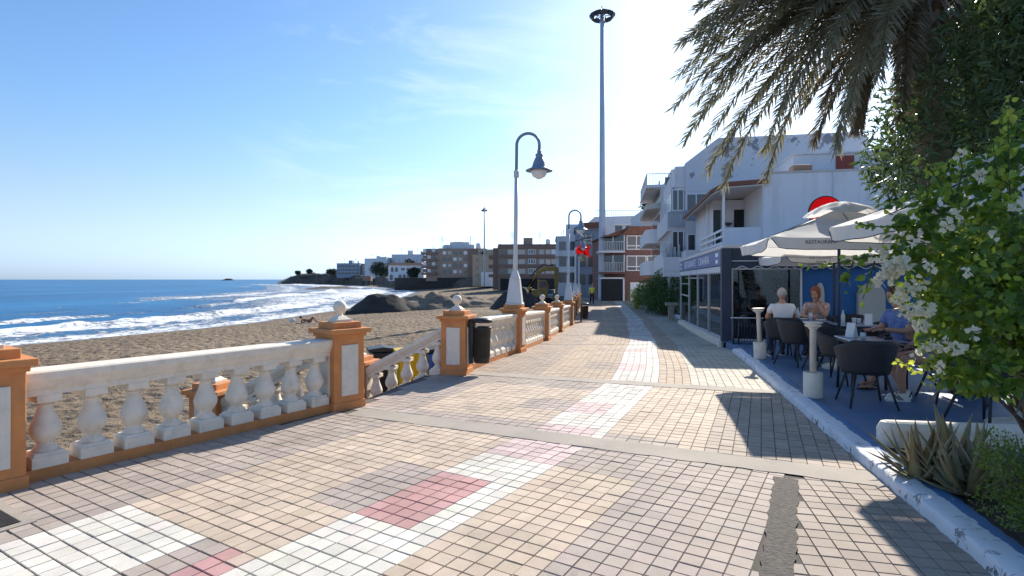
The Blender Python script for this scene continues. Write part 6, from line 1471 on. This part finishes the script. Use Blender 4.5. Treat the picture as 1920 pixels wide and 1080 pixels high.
leaves('foliage', 'leaf_boug', bo, P, D, rng.uniform(.042, .086, len(P)), rng.uniform(.034, .06, len(P)), 'ovate', np.tile(np.array([-.3, -.6, .7]), (len(P), 1)))
# long arching shoots
def shoot(pts, n, m, ll=.06, flowers=0, back=.9):
    pts = np.array(pts); mb = MB(); tt = np.linspace(0, 1, 14); k_ = len(pts) - 1
    cur = np.stack([np.interp(tt * k_, np.arange(k_ + 1), pts[:, j]) for j in range(3)], 1); mb.tube([tuple(p_) for p_ in cur], list(np.linspace(.006, .0025, 14)), 5); so_ = obj('shoot', mb, 'leaf_hedge', bo)
    t = rng.uniform(0.05, 1, n); P = np.stack([np.interp(t, tt, cur[:, j]) for j in range(3)], 1) + rng.normal(0, .014, (n, 3)); D = rng.normal(0, .6, (n, 3)); D[:, 2] -= .2; D[:, 0] -= .2
    leaves('leaves', m, so_, P, D, rng.uniform(.6, 1.2, n) * ll * (1.15 - .5 * t), rng.uniform(.6, 1, n) * ll * .75 * (1.15 - .5 * t), 'ovate', np.tile(np.array([-.2, -.8, .5]), (n, 1)))
shoot([W3(1720, 500, 3.7), W3(1640, 478, 3.7), W3(1580, 492, 3.7), W3(1512, 497, 3.7)], 46, 'leaf_boug', .06)
shoot([W3(1600, 490, 3.65), W3(1585, 540, 3.65)], 10, 'leaf_boug', .07); shoot([W3(1640, 490, 3.65), W3(1618, 560, 3.65)], 9, 'leaf_boug', .07)
shoot([W3(1800, 440, 3.6), W3(1720, 425, 3.6), W3(1640, 425, 3.6), W3(1602, 418, 3.6)], 40, 'leaf_boug', .055)
shoot([W3(1895, 420, 3.4), W3(1892, 320, 3.4), W3(1890, 240, 3.4), W3(1893, 172, 3.4)], 30, 'leaf_young', .075)
shoot([W3(1880, 400, 3.4), W3(1870, 330, 3.4), W3(1862, 272, 3.4)], 22, 'leaf_young', .08)
shoot([W3(1800, 400, 3.5), W3(1755, 330, 3.5), W3(1715, 288, 3.5)], 26, 'leaf_young', .06)
shoot([W3(1790, 380, 3.5), W3(1805, 320, 3.5), W3(1800, 292, 3.5)], 12, 'leaf_young', .05)
shoot([W3(1780, 660, 3.4), W3(1730, 690, 3.4), W3(1680, 678, 3.4)], 40, 'leaf_young', .05)
shoot([W3(1800, 690, 3.4), W3(1770, 715, 3.4), W3(1735, 712, 3.4)], 30, 'leaf_young', .05)
P, D = clumps(cs, rs, 3600, .9); kk = (P[:, 0] * .8 + 1.9 - P[:, 2] * .35 < 1.6 + rng.normal(0, .15, len(P))); P, D = P[kk], D[kk]; D = D * .5 + rng.normal(0, .5, D.shape); D[:, 2] += .35
leaves('young_leaves', 'leaf_young', bo, P, D, rng.uniform(.03, .06, len(P)), rng.uniform(.022, .042, len(P)), 'ovate')
fc, fr2 = [], []
for (x, y, Y, r) in ((1672, 505, 3.45, .05), (1655, 525, 3.5, .035), (1690, 498, 3.4, .05), (1648, 478, 3.6, .03), (1700, 545, 3.4, .04), (1712, 455, 3.4, .022), (1785, 405, 3.35, .026), (1745, 500, 3.3, .02), (1772, 425, 3.35, .022), (1840, 330, 3.5, .026), (1725, 610, 3.45, .03), (1745, 650, 3.3, .035), (1770, 645, 3.25, .03), (1795, 655, 3.2, .028), (1810, 510, 3.2, .022), (1765, 690, 3.3, .02), (1718, 668, 3.4, .022), (1830, 625, 3.1, .028), (1735, 580, 3.3, .035), (1725, 530, 3.35, .03), (1905, 385, 3.3, .024), (1800, 292, 3.5, .018), (1868, 440, 3.2, .02), (1700, 585, 3.4, .035), (1686, 560, 3.5, .035)):
    fc.append(W3(x, y, Y - .22)); fr2.append((r * .95, r * .95, r * .95))
P, D = clumps(fc, fr2, 560, .3); D = D + rng.normal(0, .5, D.shape)
leaves('blossoms', 'bract', bo, P, D, rng.uniform(.024, .038, len(P)), rng.uniform(.028, .04, len(P)), 'ovate', None, .12)
# --- small leaved shrub bottom right
sh_ = thing('green_shrub', 'small leaved green shrub in the bed at the bottom right corner', 'shrub', (3.12, 3.22, .08))
mb = MB()
for k in range(26):
    a = rng.uniform(0, 2 * math.pi); l_ = rng.uniform(.15, .4); mb.tube([(0, 0, 0), (l_ * .5 * math.cos(a), l_ * .5 * math.sin(a), .25), (l_ * math.cos(a), l_ * math.sin(a), rng.uniform(.3, .62))], [.012, .007, .003], 5)
obj('stems', mb, 'bark', sh_)
cs, rs = blob_set((.08, 0, .37), (.42, .42, .34), 60, .07, .14)
P, D = clumps(cs, rs, 13000, .3); D = D + rng.normal(0, .55, D.shape); D[:, 2] += .3
leaves('foliage', 'leaf_shrub', sh_, P, D, rng.uniform(.014, .026, len(P)), rng.uniform(.010, .017, len(P)), 'diamond')
# --- aloes
def aloe(x, y, rz, n, L, label, seed):
    r_ = np.random.default_rng(seed); t = thing('aloe_plant', label, 'aloe', (x, y, .07), R(rz), 'aloes in the bed')
    for k in range(n):
        a = k * 2.4 + r_.normal(0, .2); e = R(80 - 74 * (1 - k / n) ** .8 + r_.normal(0, 5)); l_ = L * r_.uniform(.75, 1.1) * (.75 + .4 * k / n); m_ = 9; V = []; Fq = []
        p_ = np.array([.03 * math.cos(a), .03 * math.sin(a), .0]); d0 = e; w0 = .046 * r_.uniform(.8, 1.25)
        for i in range(m_ + 1):
            s = i / m_; h = np.array([math.cos(a) * math.cos(d0), math.sin(a) * math.cos(d0), math.sin(d0)]); sd_ = np.array([-math.sin(a), math.cos(a), 0]); up_ = np.cross(h, -sd_)
            w = w0 * (1 - s ** 1.6) + .001; th = w * .42
            for (b, c) in ((-1, .45), (-.5, -.5), (0, -.8), (.5, -.5), (1, .45), (0, .12)): V.append(p_ + sd_ * b * w + up_ * c * -th * -1)
            p_ = p_ + h * l_ / m_; d0 += R(r_.uniform(.5, 3.2)) if e < R(60) else R(r_.normal(0, 1.5))
        for i in range(m_):
            for j in range(6): Fq.append((i * 6 + j, i * 6 + (j + 1) % 6, (i + 1) * 6 + (j + 1) % 6, (i + 1) * 6 + j))
        Fq.append((5, 4, 3, 2, 1, 0)); mb = MB(); mb.add(V, Fq, None, True); obj('leaf', mb, 'aloe', t)
aloe(3.34, 4.12, 20, 24, .52, 'largest aloe in the bed, leaning over the blue inner kerb', 1)
aloe(3.36, 4.62, 100, 18, .46, 'aloe in front of the white planter wall, at its left end', 2)
aloe(3.72, 4.72, 200, 18, .48, 'aloe in front of the white planter wall, farther right', 3)
aloe(3.2, 4.4, 60, 13, .4, 'small brown aloe hanging over the kerb', 4)
aloe(3.62, 4.28, 300, 16, .48, 'aloe beside the small leaved shrub', 5)
# dry litter on the soil
P = np.stack([rng.uniform(2.9, 4.4, 700), rng.uniform(2.6, 5.1, 700), np.full(700, .14)], 1); P = P[P[:, 0] > np.interp(P[:, 1], RY, RX) + .3]; D = rng.normal(0, 1, P.shape); D[:, 2] *= .15
o = leaves('leaf_litter', 'straw', None, P, D, rng.uniform(.03, .07, len(P)), rng.uniform(.012, .03, len(P)), 'diamond'); o['kind'] = 'stuff'; o['label'] = 'dry fallen leaves scattered over the soil bed'
# --- hedge bushes by the promenade
def bush(loc, rad, n, label, m, leaf, nb=40, cat='bush', name='bush', shell=.5, r_=(.22, .4)):
    t = thing(name, label, cat, loc, 0); cs, rs = blob_set((0, 0, rad[2]), rad, nb, *r_); mb = MB()
    for k in range(14):
        a = rng.uniform(0, 2 * math.pi); mb.tube([(0, 0, -.3), (rad[0] * .4 * math.cos(a), rad[1] * .4 * math.sin(a), rad[2] * .8), (rad[0] * .8 * math.cos(a), rad[1] * .8 * math.sin(a), rad[2] * 1.3)], [.05 * rad[2], .03 * rad[2], .01 * rad[2]], 5)
    obj('stems', mb, 'bark', t); P, D = clumps(cs, rs, n, shell); D = D + rng.normal(0, .6, D.shape); P[:, 2] = np.maximum(P[:, 2], -.1)
    leaves('foliage', m, t, P, D, rng.uniform(.7, 1.3, n) * leaf, rng.uniform(.5, .9, n) * leaf * .7, 'diamond'); return t
bush((9.0, 33.0, -.45), (1.0, 2.6, 1.15), 9000, 'large round green bush beside the far promenade kerb', 'leaf_hedge', .12, 60, r_=(.35, .6))
bush((9.3, 37.5, -.5), (.8, 2.0, 1.0), 5000, 'green bush behind the large round one along the kerb', 'leaf_hedge', .12, 40, r_=(.35, .6))
bush((8.75, 27.2, -.4), (.45, .7, 1.15), 4200, 'smaller green bush next to the glass pavilion end', 'leaf_hedge', .1, 40, r_=(.2, .36))
bush((9.1, 41, -.5), (.45, .8, .75), 2200, 'yellow green bush at the far end of the hedge', 'leaf_yellow', .1, 26, r_=(.2, .35))
bush((8.5, 26.6, -.4), (.3, .4, .35), 1200, 'clump of dry straw coloured plants at the foot of the small bush', 'straw', .12, 16, r_=(.12, .22))
# --- trees far off round the villa
for (px, Y, z, r, h_, lab) in ((712, 268, 2.6, 5.2, 6.8, 'broad dark tree left of the villa on the far shore'), (735, 300, 3, 3.4, 7.5, 'tall dark tree half behind the villa'), (775, 248, 2.2, 2.6, 4.2, 'round dark tree in front of the villa'), (765, 330, 4, 4.2, 9.5, 'dark tree above the roof of the villa'), (580, 505, 7, 3, 3.5, 'low dark shrub on top of the headland'), (622, 492, 6.2, 5, 4, 'wide dark shrub beside the headland building'), (558, 512, 6.4, 2.4, 2.6, 'small shrub near the tip of the headland')):
    t = thing('tree', lab, 'tree', ((px - 960) / 1050 * Y, Y, z)); mb = MB(); mb.tube([(0, 0, -2), (.1, 0, h_ * .6)], [.3, .12], 6); obj('trunk', mb, 'bark', t)
    cs, rs = blob_set((0, 0, h_ * .55), (r * .8, r * .8, h_ * .42), 34, r * .22, r * .42); P, D = clumps(cs, rs, 2600, .3); leaves('crown', 'leaf_far', t, P, D + rng.normal(0, .6, D.shape), rng.uniform(.5, 1.1, len(P)), rng.uniform(.3, .6, len(P)), 'diamond')
for k, (px, Y, z) in enumerate(((838, 219, 13.4), (846, 219, 13.4), (834, 221, 13.4), (905, 178, 9.4), (938, 180, 11.4), (950, 181, 11.4))):
    t = thing('roof_plant', ['left roof plant on the brown apartments', 'right roof plant on the brown apartments', 'corner roof plant on the brown apartments', 'palm like plant at the left end of the tan block roof', 'dark plant on the tan block roof near the lamp', 'rightmost dark plant on the tan block roof'][k], 'plant', ((px - 960) / 1050 * Y, Y, z))
    cs, rs = blob_set((0, 0, .7), (.7, .7, .6), 8, .25, .45); P, D = clumps(cs, rs, 300, .3); leaves('foliage', 'leaf_far', t, P, D, np.full(300, .4), np.full(300, .2), 'diamond'); mb = MB(); mb.tube([(0, 0, -.3), (0, 0, .7)], .07, 5); obj('stem', mb, 'bark', t)
bush((15.2, 62.4, 9.3), (.9, .9, .5), 900, 'roof garden plants on the white stepped block', 'leaf_far', .2, 20, 'plant', 'roof_plant', r_=(.25, .4))
# dark foliage added behind the glass, standing in for tree reflections on it
for k, (x, y) in enumerate(((6.15, 15.3), (7.6, 15.1))):
    bush((x, y, .9), (.45, .25, .5), 900, ['dark potted plant standing behind the front glass on the left', 'dark potted plant standing behind the front glass on the right'][k], 'leaf_dark', .09, 18, 'plant', 'potted_plant', r_=(.16, .26))
